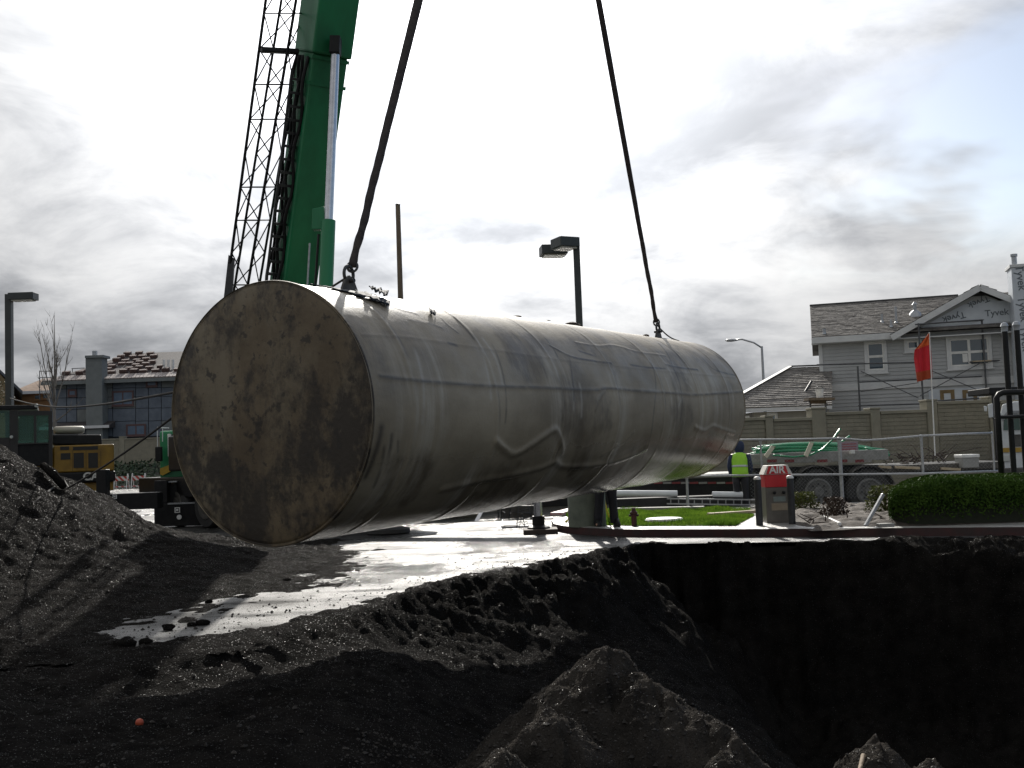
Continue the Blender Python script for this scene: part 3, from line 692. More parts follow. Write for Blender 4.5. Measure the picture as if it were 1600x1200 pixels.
# loose patch of membrane and a strap plate by the near lug
MEMB = M('blue grey membrane', (.035, .042, .052), (.018, .022, .028), 6, .75, spec=.12)
def patch(name, corners, mat, lift=.02, th=.012, wob=.02):
    q = [tank_hit(*c) for c in corners]; mb = MB(); n_, m_ = 10, 4; rows = []
    for i in range(n_ + 1):
        u_ = i / n_; a = [q[0][k] * (1 - u_) + q[1][k] * u_ for k in (0, 1)]; b_ = [q[3][k] * (1 - u_) + q[2][k] * u_ for k in (0, 1)]
        rows.append([tank_pt(a[0] * (1 - j / m_) + b_[0] * j / m_, a[1] * (1 - j / m_) + b_[1] * j / m_, TR + lift + random.uniform(0, wob)) for j in range(m_ + 1)])
    ii = [[mb.P(p_) for p_ in r_] for r_ in rows]; jj = [[mb.P(p_ - (TU * .7 + TS * .3) * th) for p_ in r_] for r_ in rows]
    for a in range(n_):
        for b_ in range(m_):
            mb.f.append([ii[a][b_], ii[a + 1][b_], ii[a + 1][b_ + 1], ii[a][b_ + 1]]); mb.f.append([jj[a][b_ + 1], jj[a + 1][b_ + 1], jj[a + 1][b_], jj[a][b_]])
    for a in range(n_):
        for e in (0, m_): mb.f.append([ii[a][e], jj[a][e], jj[a + 1][e], ii[a + 1][e]])
    for e in (0, n_):
        for b_ in range(m_): mb.f.append([ii[e][b_], ii[e][b_ + 1], jj[e][b_ + 1], jj[e][b_]])
    return mb.build(name, mat, tank, 0, True)
patch('membrane_flap', [(484, 441), (560, 459), (566, 467), (488, 444)], MEMB, .012, .01, .012)
patch('membrane_flap', [(553, 458), (608, 474), (606, 483), (556, 464)], MEMB, .02, .012, .03)
patch('membrane_flap', [(575, 455), (604, 467), (600, 474), (580, 462)], MEMB, .05, .01, .05)
patch('membrane_flap', [(668, 484), (680, 490), (678, 497), (670, 491)], MEMB, .02, .008, .02)

# ------------------------------------------------------------------ slings, hook and tag lines
SLINGM = M('black synthetic sling', (.022, .018, .018), (.05, .042, .04), 16, .85, 0, .4, 60)
mid = (lug_tops[0] + lug_tops[1]) / 2
HOOK = A(817, -657, mid.y / K)
for j, (lt, r, px, lab) in enumerate(((lug_tops[0], .056, 546, 'thick black sling above the near end of the tank'), (lug_tops[1], .046, 1029, 'thinner looking black sling above the far end of the tank'))):
    d = (HOOK - lt); L_ = d.length; d.normalize(); st = lt + d * .17
    sl = thing('lifting_sling', lab, 'sling', lt, 'slings that carry the tank')
    mb = MB(); pts = []; rs = []
    side = d.cross(Vector((0, 1, 0))).normalized()
    for i in range(160):
        t_ = i / 159; w = math.exp(-t_ * 14) * .010
        pts.append(st.lerp(HOOK - d * .3, t_) + side * (math.sin(i * .55) * w))
        rs.append(r * (.72 + .32 * min(1, t_ * 2.5) + .10 * math.sin(i * 1.7) * math.exp(-t_ * 9)))
    mb.tube(pts, rs, 10, True, .6); mb.build('strap', SLINGM, sl, 0, True)
    mb = MB()
    loop = [lt + TA * (.075 * math.cos(a)) + TU * (.085 * math.sin(a) + .07) for a in np.linspace(-.6, math.pi + .6, 17)]
    mb.tube(loop, .018, 8); mb.build('shackle', DKMET, sl, 0, True)
    mb = MB(); mb.cyl(lt - TS * .07, lt + TS * .07, .022, 10); mb.build('shackle_pin', DKMET, sl, 0, 'auto')
    mb = MB(); loop = [st + side * (.05 * math.cos(a)) + d * (.06 * math.sin(a)) for a in np.linspace(0, 6.28, 19)]; mb.tube(loop, .014, 6); mb.build('ring', DKMET, sl, 0, True)
ROPE = M('dark rope', (.03, .028, .026), (.05, .046, .042), 30, .9)
mb = MB(); e = lug_tops[1] + TU * .1
mb.tube([e.lerp(tank_pt(top_s(1086), .05, TR + .02), t_) + Vector((0, 0, -.05 * math.sin(t_ * 3.14))) for t_ in np.linspace(0, 1, 10)], .012, 6)
tag(mb.build('tag_line', ROPE), 'short slack cord running down from the far lug along the tank top', 'rope', 'tag lines tied to the tank')
mb = MB(); e = lug_tops[0] + TU * .05
mb.tube([e, e.lerp(tank_pt(SLUG[0] - .25, -.4, TR + .02), .5) + Vector((0, 0, -.02)), tank_pt(SLUG[0] - .25, -.4, TR + .02)], .012, 6)
tag(mb.build('tag_line', ROPE), 'short cord tied behind the near lug', 'rope', 'tag lines tied to the tank')
def on_mound(px, py):
    for D in np.arange(9, 17, .02):
        p = A(px, py, D)
        if p.z < mz(p.x, p.y): return p
    return A(px, py, 14)
def mz(x, y): return float(mound_h(np.array([[x]]), np.array([[y]]))[0, 0])
end1 = tank_pt(.55, -1.28, TR + .01); a0 = A(148, 716, 14.0)
pts = []
for px, py in ((40, 800), (62, 780), (82, 765), (100, 752)):
    pts.append(on_mound(px, py) + Vector((0, 0, .02)))
s_ = on_mound(104, 768) + Vector((0, 0, .04))
for t_ in np.linspace(0.02, 1, 14): pts.append(s_.lerp(end1, t_) + Vector((0, 0, -.06 * math.sin(t_ * 3.14))))
mb = MB(); mb.tube(pts, .015, 6); tag(mb.build('tag_line', ROPE, None, 0, True), 'long dark line rising from the sand heap to the tank', 'rope', 'tag lines tied to the tank')
LP = A(15, 622, 28)
mb = MB(); mb.tube([LP.lerp(end1, t_) + Vector((0, 0, -.25 * math.sin(t_ * 3.14))) for t_ in np.linspace(0, 1, 24)], .017, 6)
tag(mb.build('tag_line', ROPE, None, 0, True), 'long dark line from the single headed lamp post to the tank', 'rope', 'tag lines tied to the tank')
# timber on the sand heap, root on the small heap
b_ = on_mound(99, 766); a_ = A(67, 727, b_.y / K + .25)
b_.z = mz(b_.x, b_.y) + .05
mb = MB(); mb.tube([a_, a_.lerp(b_, .5) + Vector((0, 0, .04)), b_], [.055, .07, .05], 9); tag(mb.build('timber', DIRT, None, 0, True), 'short dark log lying across the sand heap', 'log')
pts = []
for px, py, D in ((1347, 1140, 4.95), (1338, 1158, 4.85), (1325, 1175, 4.75), (1316, 1200, 4.6)):
    g_ = A(px, py, D); z_ = float(heap_h(np.array([[g_.x]]), np.array([[g_.y]]), HEAPB, .95, 21.0)[0, 0]); pts.append(Vector((g_.x, g_.y, max(z_ + .012, -.6))))
mb = MB(); mb.tube(pts, [.013, .012, .011, .008], 6); tag(mb.build('root', WOOD, None, 0, True), 'bare bent root lying on the small pointed soil heap', 'root')

# ------------------------------------------------------------------ mobile crane
C0 = Vector((-9.4, 26.6 * K, 0)); C1 = Vector((-2.5, 20.4 * K, 0)); cax = (C1 - C0).normalized(); csd = Vector((cax.y, -cax.x, 0))   # csd points to the camera side
crane = thing('mobile_crane', 'green mobile crane with raised boom and lattice jib behind the tank', 'crane', (C0 + C1) / 2)
cl_ = (C1 - C0).length
def cp(a, s, z): return C0 + cax * a + csd * s + Vector((0, 0, z))
def cbox(mb, a0, a1, s0, s1, z0, z1):
    Rm = Matrix((cax, csd, Vector((0, 0, 1)))).transposed(); return mb.box(cp((a0 + a1) / 2, (s0 + s1) / 2, (z0 + z1) / 2), (a1 - a0, abs(s1 - s0), z1 - z0), Rm)
cbox(MB(), .3, cl_, -1.2, 1.2, .75, 1.25).build('carrier_deck', BLACK, crane, .03)
tyre0 = None
for a in (2.3, 3.8, 6.6, 8.1):
    for s in (-1.05, 1.05):
        c = cp(a, s, .56); mb = MB(); mb.lathe(c, [(.34, -.15), (.52, -.15), (.56, -.09), (.56, .09), (.52, .15), (.34, .15)], 28, cax, Vector((0, 0, 1)), csd)
        w = mb.build('wheel', RUBBER, crane, 0, 'auto'); mb = MB(); mb.lathe(c, [(.34, .152), (.34, .17), (.3, .18), (.2, .16), (.2, .2), (.1, .21)], 20, cax, Vector((0, 0, 1)), csd); mb.build('rim', GRIME, w, 0, 'auto')
# driver's cab at the far end with its mirror
cabD = 25.2
mb = MB(); pbox(mb, 249, 672, 330, 752, cabD, 2.2); cab = mb.build('cab', GREEN, crane, .06)
mb = MB(); pbox(mb, 262, 678, 267, 713, cabD - .06, .05); mb.build('window_frame', WHITE, cab)
mb = MB(); pbox(mb, 268, 678, 320, 712, cabD - .03, .04); mb.build('window', glass('dark cab glass', (.02, .03, .03)), cab)
mb = MB(); mb.prism([A(250, 732, cabD - .06), A(276, 722, cabD - .06), A(277, 731, cabD - .06), A(254, 743, cabD - .06), A(250, 741, cabD - .06)], (0, .03, 0)); mb.build('yellow_stripe', M('yellow stripe', (.50, .33, .02), (.4, .25, .02), 5, .5), cab)
mb = MB(); mb.tube([A(246, 668, cabD - .25), A(246, 698, cabD - .25)], .012, 6); mb.tube([A(254, 668, cabD - .25), A(254, 690, cabD - .25)], .012, 6); mb.tube([A(246, 668, cabD - .25), A(264, 669, cabD - .1)], .02, 6)
mr_ = mb.build('mirror_arm', WHITE, crane)
mb = MB(); pbox(mb, 242, 698, 252, 721, cabD - .3, .12); mb.build('mirror', BLACK, mr_, .02)
# outriggers
def outrigger(name, rect, D, dep, parent=crane):
    mb = MB(); pbox(mb, *rect, D, dep); return mb.build(name, BLACK, parent, .015)
MARK = M('white marking', (.7, .7, .68), (.6, .6, .58), 8, .5)
o = outrigger('outrigger_beam', (152, 771, 246, 796), 22.6, .4)
def frame_mark(x, y, w, D, par):
    mb = MB(); t_ = 1.3
    for r_ in ((x - w, y - w, x + w, y - w + t_), (x - w, y + w - t_, x + w, y + w), (x - w, y - w + t_, x - w + t_, y + w - t_), (x + w - t_, y - w + t_, x + w, y + w - t_), (x - w * .45, y - w * .4, x + w * .35, y + w * .3)): pbox(mb, *r_, D, .012)
    mb.build('stencil_mark', MARK, par)
frame_mark(179, 776, 3.4, 22.56, o)
j = outrigger('outrigger_jack', (150, 734, 166, 800), 22.4, .26)
mb = MB(); c = A(158, 800, 22.4); mb.lathe((c.x, c.y + .15, 0), [(.3, 0), (.3, .04), (.12, .08), (.08, .2), (.08, c.z + .02)], 14); mb.build('outrigger_foot', DKMET, j)
o = outrigger('outrigger_beam', (241, 786, 345, 821), 24.0, .5)
frame_mark(277, 797, 4.2, 23.96, o)
mb = MB(); c = A(280, 808, 23.97); mb.lathe(c, [(.06, -.012), (.06, .012)], 18, (1, 0, 0), (0, 0, 1), (0, -1, 0)); mb.build('bright_hole_disc', WHITE, o)  # white disc painted for a hole with bright ground showing through
outrigger('outrigger_jack', (241, 751, 261, 786.5), 24.1, .35); o = outrigger('deck_box', (262, 756, 335, 786.5), 24.3, .6)
mb = MB(); pbox(mb, 262, 785, 320, 787.4, 23.98, .15); mb.build('deck_edge_trim', STEEL, o)
mb = MB(); pbox(mb, 263, 751.5, 276, 753.6, 24.2, .15); mb.build('deck_edge_trim', STEEL, o)
# jack that stands in view under the tank
jb = A(842, 838, 17.6); jb = G(842, 833)
mb = MB(); mb.cyl((jb.x, jb.y, .13), (jb.x, jb.y, .33), .12, 18); mb.lathe((jb.x, jb.y, .09), [(.22, 0), (.22, .03), (.13, .07)], 18); j = mb.build('outrigger_foot', BLACK, crane, 0, 'auto')
mb = MB(); mb.cyl((jb.x, jb.y, .33), (jb.x, jb.y, .75), .085, 18); mb.build('jack_rod', CHROME, j, 0, 'auto')
mb = MB(); mb.beam(Vector((jb.x, jb.y, .85)), cp(cl_ - .4, .6, .95), .34, .34); mb.build('outrigger_beam', BLACK, crane, .01)
mb = MB(); mb.box((jb.x + .03, jb.y, .045), (.66, .62, .09)); tag(mb.build('outrigger_pad', M('brown timber pad', (.07, .05, .04), (.045, .035, .03), 5, .8), None, .01), 'square timber pad under the chrome outrigger jack', 'pad', 'pads on the wet pavement')
p = G(607, 834); mb = MB(); mb.lathe((p.x, p.y, 0), [(.42, 0), (.45, .03), (.44, .10), (.25, .15), (.12, .17)], 26); tag(mb.build('outrigger_pad', RUBBER, None, 0, 'auto'), 'round black float pad on the pavement below the tank', 'pad', 'pads on the wet pavement')
# superstructure
Bf = A(448, 520, 20.3); T_ = A(755, -1850, 13.4); bd = (T_ - Bf); BL = bd.length; bd.normalize()
hz = Vector((bd.x, bd.y, 0)).normalized(); bs = Vector((hz.y, -hz.x, 0)); bn = bs.cross(bd).normalized()
if bn.dot(hz) < 0: bn = -bn               # bn: belly side, towards the tip
bs = bd.cross(bn).normalized()
def bp(a, s, n_): return Bf + bd * a + bs * s + bn * n_
BR = Matrix((bd, bs, bn)).transposed()
def bbox(mb, a0, a1, s0, s1, n0, n1): return mb.box(bp((a0 + a1) / 2, (s0 + s1) / 2, (n0 + n1) / 2), (a1 - a0, s1 - s0, n1 - n0), BR)
def px_of(p): d = p - CAM; return 800 + F * d.dot(_r) / d.dot(_f), 600 - F * d.dot(_u) / d.dot(_f)
def at_row(py):                       # length along the boom at a picture row
    a, b_ = 0.0, BL
    for _ in range(40):
        m_ = (a + b_) / 2
        if px_of(bp(m_, 0, 0))[1] > py: a = m_
        else: b_ = m_
    return a
aC = at_row(84); hw, hd = .37, .42
boom = bbox(MB(), -.6, aC, -hw, hw, -hd, hd).build('boom_base', GREEN, crane, .05)
bbox(MB(), aC - .02, at_row(-190), -hw * 1.13, hw * 1.13, -hd * 1.13, hd * 1.16).build('boom_collar', GREEN, crane, .04)
bbox(MB(), at_row(-190) - .02, BL * .62, -hw * .86, hw * .86, -hd * .86, hd * .86).build('boom_section', GREEN, crane, .04)
bbox(MB(), BL * .62 - .02, BL, -hw * .74, hw * .74, -hd * .74, hd * .74).build('boom_section', GREEN, crane, .04)
for a in (aC - .12, aC - .62): bbox(MB(), a, a + .07, -hw - .02, hw + .02, -hd - .02, hd + .02).build('boom_band', GREEN, boom)
# side of the boom away from the cylinder carries hoses and a rail
vs = -1 if px_of(bp(3, -1, 0))[0] < px_of(bp(3, 1, 0))[0] else 1
for k, (off, n_) in enumerate(((.05, .26), (.10, .12), (.07, -.02), (.12, -.16))):
    mb = MB(); L0, L1 = at_row(442) - .3, aC - .1
    mb.tube([bp(L0 + (L1 - L0) * t_, vs * (hw + off + .035 * math.sin(t_ * 23 + k * 2)), n_ + .02 * math.sin(t_ * 17 + k)) for t_ in np.linspace(0, 1, 40)], .035, 7); mb.build('hose', BLACK, boom, 0, True)
bbox(MB(), at_row(442) - .3, aC - .4, vs * (hw + .28) - .02, vs * (hw + .28) + .02, .12, .16).build('hose_rail', DKMET, boom)
for a in np.linspace(at_row(430), aC - .6, 16): bbox(MB(), a, a + .05, min(vs * hw, vs * (hw + .28)), max(vs * hw, vs * (hw + .28)), .10, .18).build('hose_bracket', DKMET, boom)
mb = MB(); mb.beam(bp(at_row(88), vs * (hw + .1), -.1), bp(at_row(96), vs * (hw + .85), -.1), .12, .1); mb.build('jib_bracket', BLACK, boom, .02)
# luffing cylinder
top_ = bp(at_row(80), .0, hd + .12); low_ = A(507, 505, (top_.y / K) - .35)
topv = A(524, 78, top_.y / K - .15); br = topv.lerp(low_, (350 - 78) / (505 - 78))
mb = MB(); mb.cyl(topv, br, .085, 18); mb.build('cylinder_rod', CHROME, crane, 0, 'auto')
mb = MB(); mb.cyl(br.lerp(topv, .01), low_, .135, 20); mb.build('cylinder_barrel', GREEN, crane, 0, 'auto')
mb = MB(); mb.beam(topv + (topv - br).normalized() * .25, topv - (topv - br).normalized() * .1, .2, .25); mb.build('cylinder_mount', BLACK, crane, .02)
mb = MB(); q0 = br.lerp(low_, .0); mb.prism([A(488, 326, q0.y / K), A(506, 322, q0.y / K), A(508, 358, q0.y / K), A(487, 358, q0.y / K)], (0, .2, 0)); mb.build('cylinder_guide', GREEN, crane, .01)
mb = MB(); mb.tube([A(498, 366, q0.y / K), A(493, 440, q0.y / K), A(490, 470, q0.y / K)], .025, 6); mb.build('hydraulic_line', BLACK, crane)
mb = MB(); mb.tube([A(484, 380, q0.y / K + .4), A(479, 470, q0.y / K + .4)], .018, 6); mb.build('hydraulic_line', STEEL, crane)
mb = MB(); bbox(mb, -.9, .5, -.7, .7, -.7, .5); mb.build('boom_foot', GREEN, crane, .05)
tp = Bf - Vector((0, 0, 0)); mb = MB(); cbox(mb, cl_ * .35, cl_ * .85, -1.1, 1.0, 1.3, 2.1); mb.build('turntable', GREEN, crane, .05)
cbox(MB(), cl_ * .2, cl_ * .36, -1.2, 1.2, 1.4, 2.3).build('counterweight', BLACK, crane, .05)
cbox(MB(), cl_ * .55, cl_ * .75, -1.35, -.5, 2.1, 3.2).build('operator_cab', GREEN, crane, .05)
# lattice jib stowed along the boom
CH = [((352, 470), (418, -20), -.35), ((363, 470), (443, -20), .30), ((383, 470), (466, -20), -.35), ((401, 470), (484, -20), .30)]
def chord_pt(c, t_):
    (x0, y0), (x1, y1), off = c; x, y = x0 + (x1 - x0) * t_, y0 + (y1 - y0) * t_
    return A(x, y, bp(at_row(y), 0, 0).y / K + off)
jib = thing('lattice_jib', 'black lattice jib stowed alongside the green crane boom', 'crane jib', Bf + Vector((-1, 0, 1)))
TMAX = 1.75
ends = [(chord_pt(c, -.05), chord_pt(c, 1.0)) for c in CH]
def cpt(i, t_): a, b_ = ends[i]; return a + (b_ - a) * t_
for i in range(4):
    mb = MB(); mb.cyl(cpt(i, 0), cpt(i, TMAX), .030 if i in (0, 2) else .027, 8); mb.build('chord', BLACK, jib, 0, 'auto')
NB = 17
for (i, j, ph) in ((0, 2, 0), (1, 3, 1), (0, 1, 1), (2, 3, 0)):
    for k in range(NB):
        t0, t1 = k / NB * TMAX, (k + 1) / NB * TMAX
        a, b_ = ((i, j) if (k + ph) % 2 == 0 else (j, i))
        mb = MB(); mb.cyl(cpt(a, t0), cpt(b_, t1), .0125, 6); mb.build('brace', BLACK, jib)
        if k % 3 != 2:
            mb = MB(); mb.cyl(cpt(i, t0), cpt(j, t0), .014, 6); mb.build('brace', BLACK, jib)
mb = MB(); mb.prism([A(357, 398, 19.5), A(366, 404, 19.5), A(362, 470, 19.5), A(349, 470, 19.5)], (0, .06, 0)); mb.build('root_plate', DKMET, jib)
# hook block and hoist rope above the frame
hk = thing('hook_block', 'crane hook block that holds both slings', 'hook', HOOK)
mb = MB(); mb.box(HOOK + Vector((0, 0, .75)), (.5, .3, .7)); mb.build('sheave_case', M('hook yellow', (.4, .3, .03), None, 4, .5), hk, .05)
mb = MB(); mb.tube([HOOK + Vector((.12 * math.cos(a), 0, .12 + .13 * math.sin(a))) for a in np.linspace(2.2, 7.2, 14)] + [HOOK + Vector((0, 0, .42))], .04, 8); mb.build('hook', DKMET, hk, 0, True)
for dx in (-.15, .15):
    mb = MB(); mb.cyl(HOOK + Vector((dx, 0, 1.05)), T_ + Vector((dx, 0, -.1)), .012, 6); mb.build('hoist_rope', DKMET, hk)

# ------------------------------------------------------------------ parking lot lamps, poles, street lamp
LENS = M('lamp lens', (.55, .56, .52), (.45, .46, .43), 4, .25)
def lot_lamp(label, base, z0, ztop, w, heads, conc, cat='lamp post'):
    t = thing('parking_lot_lamp', label, cat, base, 'shoebox lamps of the parking lot')
    x, y = base.x, base.y
    MB().box((x, y, (z0 + ztop) / 2), (w, w, ztop - z0)).build('pole', BRONZE, t, .008)
    if conc:
        mb = MB(); mb.lathe((x, y, base.z), [(.36, 0), (.36, .80), (.34, .84), (.0, .85)], 28); mb.build('concrete_base', CONCG, t, 0, 'auto')
        MB().box((x, y, z0 + .01), (w * 2.1, w * 2.1, .03)).build('base_plate', BRONZE, t, .004)
    for (dx, dy, dz, sx, sy, sz, ang) in heads:
        Rm = Matrix.Rotation(ang, 3, 'Z'); c = Vector((x + dx, y + dy, ztop + dz - sz / 2))
        h = MB().box(c, (sx, sy, sz), Rm).build('lamp_head', BRONZE, t, .012)
        MB().box(c + Vector((0, 0, -sz / 2 - .012)), (sx * .8, sy * .8, .03), Rm).build('lens', LENS, h, .004)
        ar = Vector((x, y, c.z + .02)); MB().beam(ar, Vector((c.x, c.y, c.z + .02)), .07, .07).build('arm', BRONZE, t)
    return t
lb = G(918, 822, .128); lu = U(lb.y / K)
zt = A(902, 375, lb.y / K).z
lot_lamp('two headed dark lamp post on a round concrete base in the lawn', lb, .9, zt, .125,
         [(-.22, -.10, .02, .42, .42, .19, .45), (-.42, .62, .02, .52, .42, .19, .12)], True)
l2 = A(15, 620, 28); l2 = Vector((l2.x, l2.y, 0)); zt2 = A(12, 460, 28).z
lot_lamp('single headed dark lamp post behind the yellow excavator', l2, 0, zt2, .18, [(.42, 0, .02, .74, .40, .21, 0)], False)
p = A(626, 470, 42); zt = A(621, 320, 42).z
t = thing('wooden_pole', 'thin brown wooden pole standing beyond the tank', 'pole', (p.x, p.y, 0))
MB().tube([(p.x, p.y, 0), (p.x, p.y, zt)], [.15, .105], 12).build('shaft', WOOD, t, 0, 'auto')
MB().lathe((p.x, p.y, zt), [(.11, -.02), (.11, .03), (.05, .06)], 12).build('pole_cap', DKMET, t)
p = A(1193, 595, 62); zt = A(1191, 541, 62).z; tip = A(1150, 531, 62)
t = thing('street_lamp', 'slender grey cobra head street lamp beyond the garage roof', 'street lamp', (p.x, p.y, -.18))
MB().tube([(p.x, p.y, -.18), (p.x, p.y, zt)], [.12, .075], 10).build('pole', STEEL, t, 0, 'auto')
MB().tube([Vector((p.x, p.y, zt - .1)), Vector((p.x - .5, p.y, zt + .25)), Vector((tip.x + .4, p.y, tip.z + .02)), Vector((tip.x, p.y, tip.z))], .055, 8).build('arm', STEEL, t, 0, True)
MB().lathe((tip.x - .28, p.y, tip.z - .02), [(.05, -.42), (.15, -.3), (.17, 0), (.1, .3), (.05, .42)], 12, (0, 1, 0), (0, 0, .6), (1, 0, 0)).build('lamp_head', STEEL, t, 0, True)

# ------------------------------------------------------------------ boundary walls
BLK = M('tan split block', (.27, .25, .19), (.21, .195, .15), 2.5, .85, 0, .3, 25)
BLK2 = M('tan pilaster block', (.275, .256, .195), (.22, .205, .158), 2.5, .85, 0, .3, 25)
def block_wall(label, D, segs, pil, zbase, course, cap_over=.06):
    x0 = A(segs[0][0], 660, D); t = thing('block_wall', label, 'wall', (x0.x, x0.y, zbase), None)
    for (xa, xb, yt) in segs:
        a, b_ = A(xa, yt, D), A(xb, yt, D); zt = (a.z + b_.z) / 2; n_ = max(1, int((zt - .1 - zbase) / course)); h = (zt - .1 - zbase) / n_
        mb = MB(); mb.bx(a.x, b_.x, a.y + .04, a.y + .2, zbase, zt - .1)
        L_ = .42
        for i in range(n_):
            xx = a.x - (L_ / 2 if i % 2 else 0)
            while xx < b_.x:
                u0, u1 = max(xx, a.x) + .002, min(xx + L_, b_.x) - .002
                if u1 - u0 > .03: mb.bx(u0, u1, a.y + random.uniform(-.003, .003), a.y + .05, zbase + i * h + .006, zbase + (i + 1) * h - .006)
                xx += L_
        o = mb.build('block_panel', BLK, t); o['kind'] = 'stuff'
        MB().bx(a.x, b_.x, a.y - cap_over, a.y + .26, zt - .098, zt).build('coping', BLK2, t, .01)
    for (xa, xb, yt) in pil:
        a, b_ = A(xa, yt, D - .06), A(xb, yt, D - .06)
        MB().bx(a.x, b_.x, a.y, a.y + .62, zbase, a.z).build('pilaster', BLK2, t, .015)
        MB().bx(a.x - .02, b_.x + .02, a.y - .02, a.y + .64, a.z + .002, a.z + .06).build('pilaster_cap', BLK2, t, .01)
    return t
block_wall('tall stepped tan block wall in front of the grey siding house', 30, [(560, 900, 668), (900, 1196, 657), (1208, 1268, 653), (1290, 1360, 643), (1375, 1448, 641), (1464, 1545, 626), (1562, 1760, 622)],
           [(1196, 1208, 652), (1268, 1290, 640), (1360, 1375, 640), (1448, 1464, 627), (1545, 1562, 622)], -.18, .125)
zb = A(200, 726, 74).z
block_wall('low tan block wall on the bank below the unfinished blue grey house', 74, [(-60, 60, 690), (70, 186, 687), (194, 262, 684), (270, 420, 680)], [(60, 70, 688), (186, 194, 683), (262, 270, 682)], zb, .21)
BANK = M('dark planted bank', (.022, .026, .016), (.035, .034, .026), 1.5, .9, 0, .8, 6)
mb = MB(); a = A(-150, 743, 68); b_ = A(480, 743, 68); yk = A(200, 726, 73).y
mb.prism([(a.x, 66 * K, -.02), (a.x, 70 * K, .75), (a.x, yk, zb), (a.x, yk + 25, zb + .1), (a.x, yk + 25, -.1)], (b_.x - a.x, 0, 0))
structure(mb.build('earth_bank', BANK))
# low dark hedge stuff on the bank face
v = []; f = []
for _ in range(5000):
    x = random.uniform(a.x, b_.x); t_ = random.random(); y = 67 * K + t_ * (yk - 67 * K); z = t_ * zb + random.uniform(0, .35); i = len(v); s = .16
    n1 = Vector((random.gauss(0, 1), random.gauss(0, 1), random.gauss(0, 1))).normalized(); n2 = n1.orthogonal().normalized()
    for q in (n1 * s, n2 * s, -n1 * s): v.append((x + q.x, y + q.y, z + q.z))
    f.append((i, i + 1, i + 2))
LEAFD = M('dark leaves', (.03, .055, .016), (.018, .035, .012), 2, .55)
me = bpy.data.meshes.new('ground_cover'); me.from_pydata(v, [], f); me.materials.append(LEAFD); o = bpy.data.objects.new('ground_cover', me); COL.objects.link(o); o['kind'] = 'stuff'

# ------------------------------------------------------------------ grey house on the right
SID = M('grey lap siding', (.43, .44, .445), (.37, .38, .385), 1.2, .7)
TRIM = M('pale grey trim', (.62, .63, .63), (.54, .55, .56), 3, .6)
SHING = M('grey brown shingles', (.25, .235, .22), (.14, .132, .126), 3.4, .85, 0, .9, 9, (1, 1, 1), bdist=.05, detail=8, spec=.25)
WRAP = M('white house wrap', (.56, .60, .64), (.46, .50, .55), 1.8, .4)
WRAPT = M('house wrap lettering', (.10, .12, .14), (.13, .15, .17), 5, .6)
PANE = glass('window glass', (.055, .085, .11))
PANE2 = glass('window film', (.16, .22, .27))
VENT = M('galvanised vent', (.40, .42, .45), (.3, .32, .34), 6, .4, .3)
hu = U(40); h0 = A(1283, 600, 40)
HT = Matrix.Translation((h0.x, h0.y, 0)) @ Matrix.Rotation(R(-16.0), 4, 'Z')
_hx = (HT.to_3x3() @ Vector((1, 0, 0))); _hn = (HT.to_3x3() @ Vector((0, -1, 0)))
def hpt(px, py): d = ray(px, py); return CAM + d * ((h0 - CAM).dot(_hn) / d.dot(_hn))
def hz_(px, py): return hpt(px, py).z
def hu_(px, py=560): return (hpt(px, py) - h0).dot(_hx)
house = thing('house', 'two storey grey siding house with cross gable and wrapped chimney', 'house', (h0.x, h0.y, -.18))
zE, zR = 5.82, 7.68
mb = MB(HT); mb.bx(0.02, 12, .03, 8, -.18, 5.75)
mb.prism([(0.02, .03, 5.75), (0.02, 8, 5.75), (0.02, 4, 7.45)], (.1, 0, 0)); mb.build('wall', SID, house)
mb = MB(HT); z = 1.6; zband = hz_(1350, 604)
while z < 5.7:
    if abs(z + .08 - zband) > .16:
        i = len(mb.v)
        for q in ((0, -.004, z), (12, -.004, z), (12, .022, z + .155), (0, .022, z + .155), (0, .03, z), (12, .03, z)): mb.P(q)
        mb.f += [[i, i + 1, i + 2, i + 3], [i, i + 4, i + 5, i + 1]]
    z += .15
o = mb.build('siding', SID, house); o['kind'] = 'stuff'
MB(HT).bx(-.02, 12, -.03, .03, zband - .14, zband + .14).build('belly_band', TRIM, house, .006)
for u_ in (0.0,): MB(HT).bx(u_ - .03, u_ + .12, -.035, .05, -.18, 5.72).build('corner_board', TRIM, house, .006)
